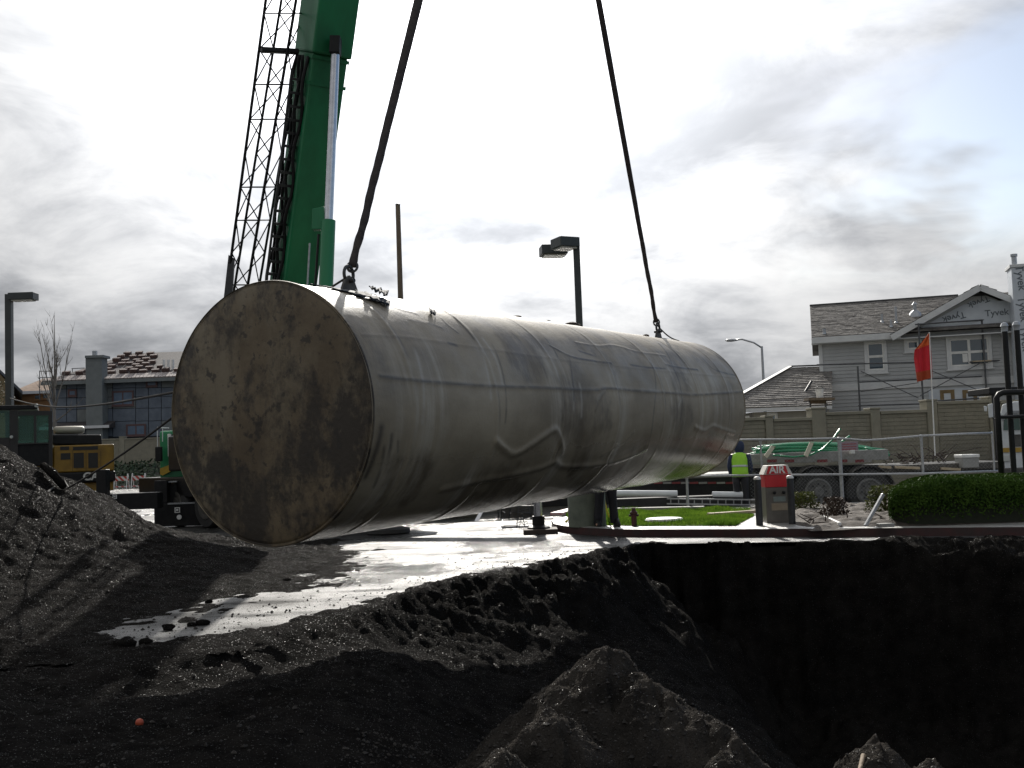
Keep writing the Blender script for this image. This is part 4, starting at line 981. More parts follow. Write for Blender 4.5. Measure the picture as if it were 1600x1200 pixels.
# main roof in stepped courses
def roof_slab(T, e0, e1, r1, r0, n_, name, par, mat, th=.05):
    mb = MB(T); e0, e1, r0, r1 = map(Vector, (e0, e1, r0, r1))
    nrm = (e1 - e0).cross(r0 - e0).normalized()
    if nrm.z < 0: nrm = -nrm
    for i in range(n_):
        t0, t1 = i / n_, (i + 1.12) / n_; t1 = min(t1, 1)
        a, b_, c, d = e0.lerp(r0, t0), e1.lerp(r1, t0), e1.lerp(r1, t1), e0.lerp(r0, t1)
        up0 = nrm * (th + .025); up1 = nrm * (th)
        L_ = (b_ - a).length; m_ = max(1, int(L_ / .33)); cuts = [0] + sorted(random.random() for _ in range(m_ - 1)) + [1]
        for s0, s1 in zip(cuts[:-1], cuts[1:]):
            k = nrm * random.uniform(0, .018); j = len(mb.v)
            for q in (a.lerp(b_, s0) + up0 + k, a.lerp(b_, s1) + up0 + k, d.lerp(c, s1) + up1 + k * .3, d.lerp(c, s0) + up1 + k * .3, a.lerp(b_, s0) + nrm * (th - .03), a.lerp(b_, s1) + nrm * (th - .03)): mb.P(q)
            mb.f += [[j, j + 1, j + 2, j + 3], [j, j + 4, j + 5, j + 1]]
    mb.poly([e0 + nrm * .01, e1 + nrm * .01, r1 + nrm * .01, r0 + nrm * .01]); mb.poly([e0 - nrm * .06, r0 - nrm * .06, r1 - nrm * .06, e1 - nrm * .06])
    o = mb.build(name, mat, par); o['kind'] = 'stuff'; return o
roof_slab(HT, (-.28, -.45, zE), (12.4, -.45, zE), (12.4, 4, zR), (-.28, 4, zR), 26, 'roof_shingles', house, SHING)
roof_slab(HT, (12.4, 8.4, zE), (-.28, 8.4, zE), (-.28, 4, zR), (12.4, 4, zR), 8, 'roof_shingles', house, SHING)
MB(HT).bx(-.29, 6, 3.9, 4.1, zR + .03, zR + .10).build('ridge_cap', DKMET, house, .01)
MB(HT).bx(-.29, 3.2, -.50, -.46, zE - .22, zE + .03).build('fascia', TRIM, house, .005)
for s in (-.26,):
    mb = MB(HT); mb.beam((s, -.45, zE - .06), (s, 4, zR - .06), .05, .2); mb.build('barge_board', DKMET, house)
MB(HT).bx(-.3, 12, -.45, .0, zE - .24, zE - .20).build('soffit', TRIM, house)
gu, gz = hu_(1535), hz_(1535, 449); ge = hu_(1393); gze = hz_(1393, 527)
gr = 2 * gu - ge
roof_slab(HT, (ge, -.62, gze), (ge, 5, gze), (gu, 5, gz), (gu, -.62, gz), 12, 'roof_shingles', house, SHING)
roof_slab(HT, (gr, 5, gze), (gr, -.62, gze), (gu, -.62, gz), (gu, 5, gz), 12, 'roof_shingles', house, SHING)
for (xa, xb) in ((ge, gu), (gr, gu)):
    mb = MB(HT); mb.beam((xa, -.64, gze - .08), (xb, -.64, gz - .08), .05, .24); mb.build('barge_board', TRIM, house)
sl_ = (gz - gze) / (gu - ge)
mb = MB(HT); mb.prism([(ge + .2, -.12, gze - .05), (gr - .2, -.12, gze - .05), (gu, -.12, gz - .22)], (0, .12, 0)); gw = mb.build('gable_wall', SID, house)
z1 = hz_(1480, 478); z0 = hz_(1480, 512)
mb = MB(HT); xa = ge + (z0 - gze + .3) / sl_; xb = ge + (z1 - gze + .3) / sl_
mb.prism([(xa, -.14, z0), (gr - .5, -.14, z0 + .05), (gr - 1.2, -.14, z1 + .1), (xb + .1, -.14, z1)], (0, .02, 0)); mb.build('house_wrap', WRAP, gw)
mb = MB(HT); mb.prism([(gu - .75, -.138, gz - 1.0), (gu - .3, -.138, gz - .5), (gu - .1, -.138, gz - .62), (gu + .45, -.138, gz - .5), (gu + .9, -.138, gz - .75), (gu - .2, -.138, gz - 1.08)], (0, .018, 0)); mb.build('house_wrap', WRAP, gw)
mb = MB(HT); mb.prism([(gu - .32, -.15, gz - .36), (gu + .42, -.15, gz - .36), (gu + .05, -.15, gz - .22)], (0, .03, 0)); mb.build('gable_vent', DKMET, gw)
Xh = HT.to_3x3() @ Vector((1, 0, 0)); Yh = HT.to_3x3() @ Vector((0, -1, 0))
def wall_text(s, size, px, py, yl, rot, par):
    X = Matrix.Rotation(0, 3, 'Z') @ (Xh * math.cos(rot) + Vector((0, 0, 1)) * math.sin(rot)); Y_ = Vector((0, 0, 1)) * math.cos(rot) - Xh * math.sin(rot)
    return text_part('lettering', s, size, X, Y_, HT @ Vector((hu_(px), yl, hz_(px, py))), WRAPT, par, .003)
wall_text('Tyvek', .36, 1494, 496, -.15, 3.35, gw); wall_text('Tyvek', .36, 1561, 489, -.15, .03, gw); wall_text('Tyvek', .34, 1534, 472, -.15, 3.45, gw)
# windows
def window(T, u0, u1, z0, z1, par, cols=1, trim=TRIM, sash=WHITE, pane=PANE, y=-.0, hung=True, tw=.13):
    mb = MB(T)
    mb.bx(u0 - tw, u0, y - .05, y + .02, z0 - tw, z1 + tw); mb.bx(u1, u1 + tw, y - .05, y + .02, z0 - tw, z1 + tw)
    mb.bx(u0, u1, y - .05, y + .02, z1, z1 + tw); mb.bx(u0, u1, y - .05, y + .02, z0 - tw, z0)
    w = mb.build('window', trim, par, .004)
    cw = (u1 - u0) / cols; s = .05
    for c in range(cols):
        a = u0 + c * cw; b_ = a + cw; zm = (z0 + z1) / 2
        for (za, zc) in (((z0, zm), (zm, z1)) if hung else ((z0, z1),)):
            mb = MB(T); yy = y - .012
            mb.bx(a, a + s, yy - .02, yy + .02, za, zc); mb.bx(b_ - s, b_, yy - .02, yy + .02, za, zc); mb.bx(a + s, b_ - s, yy - .02, yy + .02, za, za + s); mb.bx(a + s, b_ - s, yy - .02, yy + .02, zc - s, zc); mb.build('sash', sash, w)
            MB(T).bx(a + s, b_ - s, yy - .002, yy + .008, za + s, zc - s).build('pane', pane, w)
    MB(T).bx(u0 - tw - .05, u1 + tw + .05, y - .08, y - .0, z0 - tw - .05, z0 - tw).build('sill', trim, w, .004)
    return w
window(HT, hu_(1356), hu_(1381), hz_(1368, 578), hz_(1368, 536), house)
window(HT, hu_(1419), hu_(1436), hz_(1428, 545), hz_(1428, 533), house, 1, hung=False)
w = window(HT, hu_(1485), hu_(1545), hz_(1515, 571), hz_(1515, 529), house, 2)
MB(HT).bx(hu_(1504), hu_(1512), -.028, -.024, hz_(1508, 566), hz_(1508, 553)).build('window_sticker', WHITE, w)
OCH = M('ochre wood', (.24, .17, .08), (.17, .12, .06), 5, .7)
for xa, xb in ((1469, 1484), (1504, 1519)): window(HT, hu_(xa), hu_(xb), 1.6, hz_(xa, 613), house, 1, OCH, OCH, PANE, hung=False, tw=.09)
MB(HT).bx(hu_(1468) - .5, hu_(1519) + .4, -.02, .03, 1.4, hz_(1490, 607)).build('wrap_panel', WRAP, house)
# wrapped chimney
zc = hz_(1590, 424)
ch = MB(HT).bx(hu_(1581), hu_(1581) + 1.5, -1.15, -.14, -.18, zc).build('chimney', WRAP, house, .01)
MB(HT).bx(hu_(1581) - .06, hu_(1581) + 1.56, -1.2, -.05, zc + .002, zc + .12).build('chimney_cap', TRIM, ch, .01)
mb = MB(HT); mb.cyl((hu_(1590), -.65, zc + .1), (hu_(1590), -.65, zc + .48), .1, 14); mb.cyl((hu_(1590), -.65, zc + .50), (hu_(1590), -.65, zc + .60), .13, 14); mb.build('flue', VENT, ch, 0, 'auto')
for py in (440, 488, 533): wall_text('Tyvek', .40, 1594, py, -1.155, -1.5, ch)
for px, py, h, r in ((1384, 506, .40, .045), (1396, 516, .35, .045), (1406, 508, .75, .045), (1290, 529, .28, .06)):
    u_ = hu_(px); zz_ = hz_(px, py); y_ = max(-.4, (zz_ + .12 - zE) / (zR - zE) * 4.45 - .45); zb_ = zE + (y_ + .45) / 4.45 * (zR - zE)
    mb = MB(HT); mb.lathe((u_, y_, zb_ - .05), [(.14, 0), (.07, .14), (r, .16), (r, h), (r * 1.1, h), (r * 1.1, h + .05)], 12); mb.build('vent_pipe', VENT, house, 0, 'auto')
u_ = hu_(1440); y_ = 1.6; zb_ = zE + (y_ + .45) / 4.45 * (zR - zE); mb = MB(HT); mb.lathe((u_, y_, zb_ - .05), [(.3, 0), (.22, .2), (.07, .32), (.07, .55), (.12, .55), (.02, .68)], 14); mb.build('vent_cap', VENT, house, 0, 'auto')
# scaffold
scf = thing('scaffold', 'thin pipe scaffold standing along the grey siding house', 'scaffold', A(1341, 700, 38.3))
SCM = M('scaffold pipe', (.11, .115, .12), (.07, .07, .075), 8, .5, .3)
sd = 38.3; r_ = .03
def sp(px, py, dd=0): return A(px, py, sd + dd)
for px, y0 in ((1340, 572), (1435, 505), (1534, 500)):
    for dd in (0, .9):
        p = sp(px, y0, dd); MB().cyl((p.x, p.y, -.18), p, r_ * 1.25, 8).build('post', SCM, scf, 0, 'auto')
for (a, b_) in (((1276, 570), (1442, 566)), ((1430, 507), (1580, 497)), ((1341, 597), (1534, 588)), ((1341, 634), (1440, 631)), ((1515, 566), (1585, 562)), ((1440, 628), (1534, 622))):
    MB().cyl(sp(*a), sp(*b_), r_, 8).build('rail', SCM, scf, 0, 'auto')
for (a, b_) in (((1345, 612), (1435, 598)), ((1345, 580), (1435, 622)), ((1438, 618), (1534, 566)), ((1438, 572), (1534, 612))):
    MB().cyl(sp(*a), sp(*b_), .018, 6).build('brace', SCM, scf)
MB().beam(sp(1516, 565.5, .2), sp(1545, 564, .2), .5, .05).build('plank', LUMBER, scf)
s2 = thing('scaffold', 'small timber work platform on a post beside the garage roof', 'scaffold', A(1275, 700, 36))
p = A(1268, 624, 36); q = A(1292, 624, 36)
MB().beam(p + Vector((-.2, 0, 0)), q + Vector((.2, 0, 0)), .7, .09).build('plank', WOOD, s2); MB().beam(p + Vector((0, .2, -.1)), q + Vector((0, .2, -.1)), .1, .12).build('joist', WOOD, s2)
for x in (p, q): MB().beam(Vector((x.x, x.y + .2, x.z - .05)), Vector((x.x, x.y + .2, -.18)), .06, .06).build('post', SCM, s2)
b_ = A(1281, 619, 36); mb = MB(); mb.lathe((b_.x, b_.y, p.z + .05), [(.12, 0), (.15, .3), (.16, .3), (.16, .33), (.13, .33)], 16)
o = thing('bucket', 'white bucket standing on the timber work platform', 'bucket', (b_.x, b_.y, p.z)); mb.build('pail', WHITE, o, 0, 'auto')
MB().tube([Vector((b_.x + .15 * math.cos(a), b_.y, p.z + .36 + .12 * math.sin(a))) for a in np.linspace(0, 3.14, 9)], .012, 5).build('handle', DKMET, o)
# garage with hip roof
gar = thing('garage', 'low tan garage with hipped shingle roof beside the grey house', 'garage', A(1230, 700, 37))
E1, E2, R1, R2 = A(1118, 641, 37), A(1300, 637, 37), A(1236, 576, 40.5), A(1300, 574, 40.5)
E2.y = E1.y; E2.z = E1.z; R2.z = R1.z; R2.y = R1.y; B1 = CAM + (E1 - CAM) * 1.19; B1.z = E1.z
roof_slab(None, E1, E2, R2, R1, 22, 'roof_shingles', gar, SHING); roof_slab(None, B1, E1, R1 + Vector((0, -.01, 0)), R1, 22, 'roof_shingles', gar, SHING)
MB().beam(E1 + Vector((0, 0, .06)), R1 + Vector((0, 0, .10)), .22, .05).build('hip_cap', DKMET, gar); MB().beam(R1 + Vector((0, 0, .1)), R2 + Vector((0, 0, .1)), .22, .05).build('ridge_cap', DKMET, gar)
CREAM = M('cream stucco', (.34, .33, .29), (.28, .27, .24), 2, .8)
mb = MB(); mb.bx(A(1176, 640, 37.4).x, E2.x, E1.y + .4, E1.y + 5, -.18, E1.z - .12); mb.build('wall', CREAM, gar)
MB().bx(E1.x, E2.x, E1.y - .02, E1.y + .03, E1.z - .1, E1.z + .02).build('fascia', TRIM, gar); MB().bx(E1.x, E2.x, E1.y + .03, E1.y + .4, E1.z - .1, E1.z - .07).build('soffit', TRIM, gar)
GTm = Matrix.Translation((0, E1.y + .4, 0)); a = A(1200, 652, 37.4); window(GTm, a.x, a.x + .3, a.z - .3, a.z + .12, gar, 1, TRIM, WHITE, PANE2, hung=False, tw=.06)
a = A(1172, 648, 37.4); MB().bx(a.x - .2, a.x - .06, E1.y + .3, E1.y + .42, 1.0, E1.z - .25).build('corner_board', WHITE, gar)
a_ = A(1258, 608, 38.2); b_ = A(1268, 596, 38.6); MB().cyl(a_ + Vector((0, 0, -.1)), b_, .05, 10).build('vent_pipe', DKMET, gar, 0, 'auto')

# ------------------------------------------------------------------ unfinished houses on the left
BLUE = M('blue grey foam board', (.13, .155, .19), (.10, .12, .15), 2.2, .7, rvar=.1)
GREY = M('grey stucco paper', (.175, .19, .19), (.145, .16, .16), 2, .8)
SEAM = M('dark seam tape', (.03, .035, .045), None, 5, .7)
TILE = M('dark red roof tile', (.13, .078, .068), (.075, .05, .045), 5, .6)
TILEP = M('pale roof tile', (.33, .29, .27), (.24, .20, .19), 5, .6)
hL = thing('house', 'unfinished blue grey house with tiles stacked on its hip roof', 'house', A(200, 700, 80))
DL = 80
mb = MB(); pbox(mb, 78, 590, 420, 700, DL, 14); a = A(78, 700, DL); mb.build('wall', SEAM, hL)
cols = [78, 104, 120, 136, 150, 176, 212, 232, 252, 276, 300, 340]; rows_ = [592, 608, 622, 640, 660, 684]
for i in range(len(cols) - 1):
    for j in range(len(rows_) - 1):
        mb = MB(); y0, y1 = rows_[j] - (i * .35), rows_[j + 1] - (i * .35)
        pbox(mb, cols[i] + .55, y0 + .45, cols[i + 1] - .55, y1 - .45, DL - .06 - random.uniform(0, .02), .05); mb.build('wall_panel', random.choice((BLUE, BLUE, GREY)), hL)
def pwin(rect, D, par, cols_, frame, pane):
    x0, y0, x1, y1 = rect; a = A(x0, y1, D); b_ = A(x1, y0, D); T = Matrix.Translation((0, a.y, 0))
    return window(T, a.x, b_.x, a.z, b_.z, par, cols_, frame, frame, pane, hung=False, tw=.10)
REDF = M('red window flashing', (.12, .06, .06), (.09, .055, .055), 4, .6)
FILM = M('blue window film', (.10, .15, .22), (.07, .11, .17), 2, .3)
pwin((177, 612, 207, 633), DL - .12, hL, 2, REDF, FILM); pwin((108, 610, 118, 618), DL - .12, hL, 1, REDF, FILM); pwin((230, 596, 244, 603), DL - .12, hL, 1, REDF, FILM); pwin((199, 664, 226, 680), DL - .12, hL, 2, REDF, FILM)
eav = 590; e0, e1 = A(64, 597, DL - .8), A(430, 583, DL - .8); e1.z = e0.z; e1.y = e0.y; r0, r1 = A(205, 552, DL + 7), A(330, 550, DL + 7); r1.z = r0.z; r1.y = r0.y
roofm = M('roof felt', (.07, .06, .06), (.05, .045, .045), 2, .8)
mb = MB(); mb.poly([e0, e1, r1, r0]); eb_ = Vector((e0.x, 2 * r0.y - e0.y, e0.z)); mb.poly([eb_, e0, r0]); mb.poly([Vector((e1.x, eb_.y, e1.z)), eb_, r0, r1]); mb.build('roof', roofm, hL)
mb = MB(); mb.bx(e0.x, e1.x, e0.y - .08, e0.y + .04, e0.z - .28, e0.z); mb.build('fascia', GREY, hL)
# laid tile courses near the eave and stacks of loose tiles up the slope
run_ = (r0 - e0); upv = Vector((0, r0.y - e0.y, r0.z - e0.z)); ul = upv.length; upv.normalize(); rn = Vector((1, 0, 0)).cross(upv)
mb = MB()
for j in range(3):
    x = e0.x + .2 + j * 1.2 * .45
    while x < e1.x - 8:
        c = Vector((x, e0.y, e0.z)) + upv * (.25 + j * .42) + rn * .07; mb.box(c, (.27, .5, .10), Matrix((Vector((1, 0, 0)), upv, rn)).transposed()); x += .31
o = mb.build('eave_tiles', TILEP, hL); o['kind'] = 'stuff'
n_st = 0
RM = Matrix((Vector((1, 0, 0)), upv, rn)).transposed()
proto = {}
for j in range(7):
    t_ = .20 + j * .115
    for i in range(22):
        u_ = i / 22; x = e0.x + 1.5 + i * .92 + random.uniform(-.15, .15) + j * .2
        c = Vector((x, e0.y, e0.z)) + upv * (t_ * ul)
        sx = (c - CAM); pxx, pyy = px_of(c)
        hip_x = e0.x + (r0.x - e0.x) * t_ + .4
        if x < hip_x or pxx > 284 or (pxx > 242 and j > 1): continue
        if random.random() < .08 and j > 0: continue
        n_st += 1; hgt = random.choice((2, 3, 3, 4)); key = hgt
        if key not in proto:
            mb = MB()
            for k in range(hgt): mb.box((random.uniform(-.03, .03), random.uniform(-.03, .03), .06 + k * .095), (.62, .36, .085))
            st_ = mb.build('tile_stack', TILE, None); proto[key] = st_.data; bpy.data.objects.remove(st_)
        o = bpy.data.objects.new('tile_stack', proto[key]); COL.objects.link(o)
        o.matrix_world = Matrix.Translation(c) @ RM.to_4x4() @ Matrix.Rotation(random.uniform(-.15, .15), 4, 'Z')
        tag(o, 'stack of loose roof tiles waiting on the felt of the unfinished hip roof', 'roof tiles', 'tile stacks on the unfinished roof')
mb = MB(); pbox(mb, 134, 558, 160, 700, DL - 1.2, 1.2); chl = mb.build('chimney', GREY, hL, .03)
mb = MB(); pbox(mb, 132.5, 555, 161.5, 559, DL - 1.35, 1.5); mb.build('chimney_cap', GREY, chl); mb = MB(); pbox(mb, 144, 548, 150, 555, DL - .9, .3); mb.build('flue', VENT, chl)
mb = MB(); p0, p1 = A(72, 668, DL - .2), A(180, 663, DL - .2); mb.prism([(p0.x, p0.y, p0.z + .35), (p0.x, p0.y - 1.3, p0.z - .05), (p0.x, p0.y - 1.3, p0.z - .25), (p0.x, p0.y, p0.z - .2)], (p1.x - p0.x, 0, 0)); mb.build('porch_roof', roofm, hL)
MB().bx(p0.x, p1.x, p0.y - 1.36, p0.y - 1.3, p0.z - .25, p0.z - .02).build('porch_gutter', TRIM, hL)
for xs_ in ((62, 63), (81, 82)):
    mb = MB(); mb.cyl(A(xs_[0], 625, DL - 1), A(xs_[0], 579, DL - 1), .04, 6); mb.build('guard_post', SCM, hL)
for yy in (580, 590): MB().cyl(A(62, yy, DL - 1), A(82, yy, DL - 1), .035, 6).build('guard_rail', SCM, hL)
for yy, dd in ((576, 2), ): 
    MB().cyl(A(112, yy, DL + dd), A(132, yy - 1, DL + dd), .035, 6).build('guard_rail', SCM, hL); MB().cyl(A(113, yy, DL + dd), A(113, yy + 16, DL + dd), .035, 6).build('guard_post', SCM, hL)
# framed end of the roof by the tank: bare studs and a white vent
for px in (256, 263, 270): MB().cyl(A(px, 584, DL + 1.5), A(px, 562, DL + 1.5), .12, 8).build('vent_pipe', WHITE, hL)
PLY = M('orange sheathing', (.30, .165, .075), (.23, .12, .05), 2, .75)
PLY2 = M('tan sheathing', (.27, .20, .11), (.20, .15, .08), 2, .75)
BSH = M('blue grey shingles', (.12, .13, .15), (.085, .095, .11), 2.5, .9, 0, .5, 5, spec=.15)
h2 = thing('house', 'tan sheathed house with pale blue grey gable roof at the picture edge', 'house', A(-10, 700, 92))
a, b_ = A(-90, 612, 92), A(22, 612, 92); zr = A(-34, 548, 92).z
_lv = (A(10, 700, 92) - CAM); _lv.z = 0; _lv.normalize()
mb = MB(); mb.prism([(a.x, a.y, 0), (b_.x, a.y, 0), (b_.x, a.y, a.z), ((a.x + b_.x) / 2, a.y, zr), (a.x, a.y, a.z)], _lv * 10); mb.build('wall', PLY2, h2)
m_ = Vector(((a.x + b_.x) / 2, a.y - .6, zr + .15)); e_ = Vector((b_.x + 1.1, a.y - .6, a.z - .55))
mb = MB(); mb.prism([m_, e_, e_ + Vector((0, 0, .3)), m_ + Vector((0, 0, .3))], _lv * 11); mb.build('roof', BSH, h2); e_.x = a.x - 1.1
mb = MB(); mb.prism([m_, e_, e_ + Vector((0, 0, .3)), m_ + Vector((0, 0, .3))], _lv * 11); mb.build('roof', BSH, h2)
h3 = thing('house', 'orange sheathed house with dark window openings behind the bare tree', 'house', A(50, 700, 100))
mb = MB(); pbox(mb, 20, 614, 90, 700, 100, 9); mb.build('wall', PLY, h3)
a, b_ = A(18, 612, 99.4), A(95, 612, 99.4); c = A(58, 592, 103)
mb = MB(); mb.poly([a, b_, Vector((b_.x - 1.5, c.y, c.z)), Vector((a.x + 1.5, c.y, c.z))]); mb.poly([a, Vector((a.x + 1.5, c.y, c.z)), Vector((a.x, c.y + 4, a.z))]); mb.poly([b_, Vector((b_.x, c.y + 4, a.z)), Vector((b_.x - 1.5, c.y, c.z))]); mb.build('roof', M('peach roof sheathing', (.42, .30, .22), (.33, .23, .17), 2, .8), h3)
for r__ in ((54, 617, 64, 624), (67, 616, 76, 623)): pwin(r__, 99.9, h3, 1, PLY, PANE)
MB().bx(a.x, b_.x, a.y - .1, a.y, a.z - .3, a.z).build('fascia', TRIM, h3)

# ------------------------------------------------------------------ trees, hedge, shrubs
BARK = M('pale bark', (.22, .20, .18), (.13, .12, .105), 6, .85, 0, .3, 40, (1, 1, .3))
tb = A(86, 700, 42); tb.z = 0
tree = thing('bare_tree', 'slender leafless young tree in front of the unfinished houses', 'tree', tb)
ttop = A(86, 492, 42).z
def limb(mb, p, d, L_, r, lev):
    pts = [p]; rs = [r]; n_ = 5; d = d.normalized()
    for i in range(n_):
        d = (d + Vector((random.gauss(0, .07), random.gauss(0, .07), .05))).normalized(); pts.append(pts[-1] + d * (L_ / n_)); rs.append(r * (1 - .75 * (i + 1) / n_))
    mb.tube(pts, rs, 5 if lev else 7)
    if lev < 2:
        for _ in range(5 if lev == 0 else 4):
            t_ = random.uniform(.25, .95); i = min(n_ - 1, int(t_ * n_)); a = random.uniform(0, 6.28)
            limb(mb, pts[i], (d + Vector((math.cos(a), math.sin(a), .3)) * .55), L_ * random.uniform(.25, .42), max(.008, rs[i] * .55), lev + 1)
mb = MB(); mb.tube([tb, tb + Vector((.03, 0, 2.4)), tb + Vector((-.02, 0, 4.2)), tb + Vector((.02, 0, ttop * .75)), tb + Vector((.02, 0, ttop))], [.10, .085, .065, .035, .008], 8); mb.build('trunk', BARK, tree, 0, True)
for (z_, dx, dz, L_) in ((3.9, -.55, 1.3, 3.0), (4.1, .5, 1.3, 3.2), (4.3, -.22, 1.5, 3.4), (4.4, .2, 1.6, 3.5), (4.7, -.1, 1.6, 2.8), (5.0, .3, 1.2, 2.0), (3.6, .8, .45, 1.4), (5.4, -.3, 1.2, 1.5), (4.6, .1, 1.1, 2.0)):
    mb = MB(); limb(mb, tb + Vector((0, 0, z_)), Vector((dx, random.uniform(-.4, .4), dz)), L_, .035, 0); mb.build('branch', BARK, tree, 0, True)
def leaf_mesh(name, pts, nrm, size, mat, par=None):
    n_ = len(pts); P = np.array(pts); d = rng.normal(size=(n_, 3)); d /= np.linalg.norm(d, axis=1)[:, None]
    N_ = np.array(nrm) * .8 + rng.normal(size=(n_, 3)) * .7; N_ /= np.linalg.norm(N_, axis=1)[:, None]
    a = np.cross(N_, d); a /= np.linalg.norm(a, axis=1)[:, None] + 1e-9; b_ = np.cross(N_, a); s = size * rng.uniform(.6, 1.4, (n_, 1))
    V = np.stack([P - a * s, P + b_ * s * .55, P + a * s, P - b_ * s * .55], 1).reshape(-1, 3)
    off = Vector((0, 0, 0)); p = par
    while p is not None: off += p.location; p = p.parent
    V = V - np.array(off); Fq = np.arange(n_ * 4).reshape(-1, 4)
    me = bpy.data.meshes.new(name); me.from_pydata(V.tolist(), [], Fq.tolist()); me.materials.append(mat); o = bpy.data.objects.new(name, me); COL.objects.link(o)
    if par is not None: o.parent = par
    o['kind'] = 'stuff'; return o
LEAF = leafy(M('hedge leaves', (.025, .055, .009), (.055, .10, .016), 3.5, .6), .05)
hb = G(1396, 824, .13); hx0, hx1 = hb.x - .05, hb.x + 5.2; hy0, hy1 = hb.y - .0, hb.y + 2.3
htop = A(1500, 747, hb.y / K + .3).z; hh = htop - .13
hedge = thing('hedge', 'long clipped dark green hedge with a rounded sunlit top', 'hedge', ((hx0 + hx1) / 2, (hy0 + hy1) / 2, .13))
pts = []; nrm = []
def hedge_surf(u_, v):     # u along, v over the section from front base to back base
    a = v * math.pi; yy = (hy0 + hy1) / 2 - math.copysign(abs(math.cos(a)) ** .35, math.cos(a)) * (hy1 - hy0) / 2; zz_ = .13 + hh * abs(math.sin(a)) ** .30
    endf = min(1, (u_ * (hx1 - hx0) / .9)); e_ = math.sqrt(max(0, 1 - (1 - endf) ** 2)); drop = (1 - e_) * .5
    zz_ = .13 + (zz_ - .13) * (1 - drop * .75) * (1 + .03 * math.sin(u_ * 9) + .05 * min(u_ * 2.2, 1) - .04); yy = (hy0 + hy1) / 2 + (yy - (hy0 + hy1) / 2) * (1 - drop * .7)
    return Vector((hx0 + u_ * (hx1 - hx0) + (yy - hy0) * (hx0 / hy0) * (1 - u_), yy, zz_))
for _ in range(80000):
    u_ = random.random(); v_ = random.random(); p = hedge_surf(u_, v_); c = Vector((p.x, (hy0 + hy1) / 2, .4)); n_ = (p - c); n_.x = -.5 if u_ < .03 else 0; n_.normalize()
    k = float(.5); p = p - n_ * (random.random() ** 2 * .16) + n_ * (math.sin(p.x * 5 + p.y * 4) * .02 + math.sin(p.x * 13 - p.z * 11) * .012); pts.append(p); nrm.append(n_)
for _ in range(3500):
    v_ = random.random(); p = hedge_surf(.0 + random.random() * .01, v_); c = Vector((hx0 + (hy1 - hy0) / 2 * hx0 / hy0, (hy0 + hy1) / 2, .13)); p = c + (p - c) * math.sqrt(random.random()); pts.append(p); nrm.append(Vector((-1, 0, .2)))
leaf_mesh('foliage', pts, nrm, .023, LEAF, hedge)
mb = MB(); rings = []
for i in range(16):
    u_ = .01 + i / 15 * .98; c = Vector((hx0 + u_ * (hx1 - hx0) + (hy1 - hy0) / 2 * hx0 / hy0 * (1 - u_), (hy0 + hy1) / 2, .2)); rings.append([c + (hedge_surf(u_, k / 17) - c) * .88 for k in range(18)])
mb.ring_loft(rings); mb.build('dark_core', M('dark hedge core', (.02, .024, .012), None, 4, .9), hedge)  # solid dark core that fills the hedge behind the leaves
def shrub(label, c, r, h, n_, mat, name='shrub'):
    t = thing(name, label, 'shrub', c); P = []; Nn = []
    for _ in range(n_):
        a = random.uniform(0, 6.28); e_ = random.random(); rr = r * (random.random() ** .4) * (1 - .4 * e_); q = Vector((math.cos(a) * rr, math.sin(a) * rr, h * e_)); P.append(Vector(c) + q); Nn.append(q.normalized() if q.length else Vector((0, 0, 1)))
    leaf_mesh('foliage', P, Nn, .03, mat, t); mb = MB()
    for k in range(6):
        a = k * 1.05; mb.tube([Vector(c), Vector(c) + Vector((math.cos(a) * r * .5, math.sin(a) * r * .5, h * .75))], [.012, .005], 5)
    o = mb.build('stem', WOOD, t); return t
SHR = leafy(M('olive shrub leaves', (.05, .065, .018), (.08, .085, .028), 5, .6), .2); DEAD = M('dead brown twigs', (.07, .045, .03), (.04, .028, .02), 6, .8)
shrub('small olive shrub beside the air machine', G(1256, 798, .18), .38, .38, 900, SHR); shrub('dull green shrub leaning on the hedge end', G(1384, 800, .2), .42, .5, 1300, SHR)
shrub('dead brown uprooted shrub in the planting bed', G(1305, 806, .2), .30, .34, 700, DEAD)
shrub('dark leafy bush below the tan house at the picture edge', A(-4, 640, 40) * 1.0 + Vector((0, 0, -.4)), .9, 1.6, 900, LEAFD)

# ------------------------------------------------------------------ chain link fence
FD = 22.0; fz0 = .13
fence = thing('chain_link_fence', 'galvanised chain link fence with a sagging top rail by the trailer', 'fence', A(1311, 787, FD))
top = [(1100, 689), (1168, 687), (1250, 686.5), (1311, 685), (1350, 688), (1372, 687), (1440, 681), (1500, 678), (1550, 676.5)]
tp_ = [A(x, y, FD) for x, y in top]
MB().tube(tp_, .024, 8).build('top_rail', STEEL, fence, 0, True)
MB().tube([A(960, 747, FD), A(1130, 743, FD), A(1311, 741.5, FD), A(1440, 740, FD), A(1560, 736, FD)], .024, 8).build('middle_rail', STEEL, fence, 0, True)
for px, w, yt in ((1188, .022, 688), (1311, .045, 686), (1439, .03, 682), (1550, .022, 677), (1073, .03, 745)):
    p = A(px, yt, FD + .06); MB().cyl((p.x, p.y, .05), p, w, 10).build('fence_post', STEEL, fence, 0, 'auto'); MB().lathe(p, [(w * 1.25, -.04), (w * 1.25, .02), (w * .5, .05)], 10).build('post_cap', STEEL, fence)
mb = MB(); xa, xb = tp_[1].x, tp_[-1].x; zt = tp_[1].z - .03; z0_ = .25; H_ = zt - z0_; sp_ = .085; fy = A(1300, 740, FD).y - .03
x = xa - H_
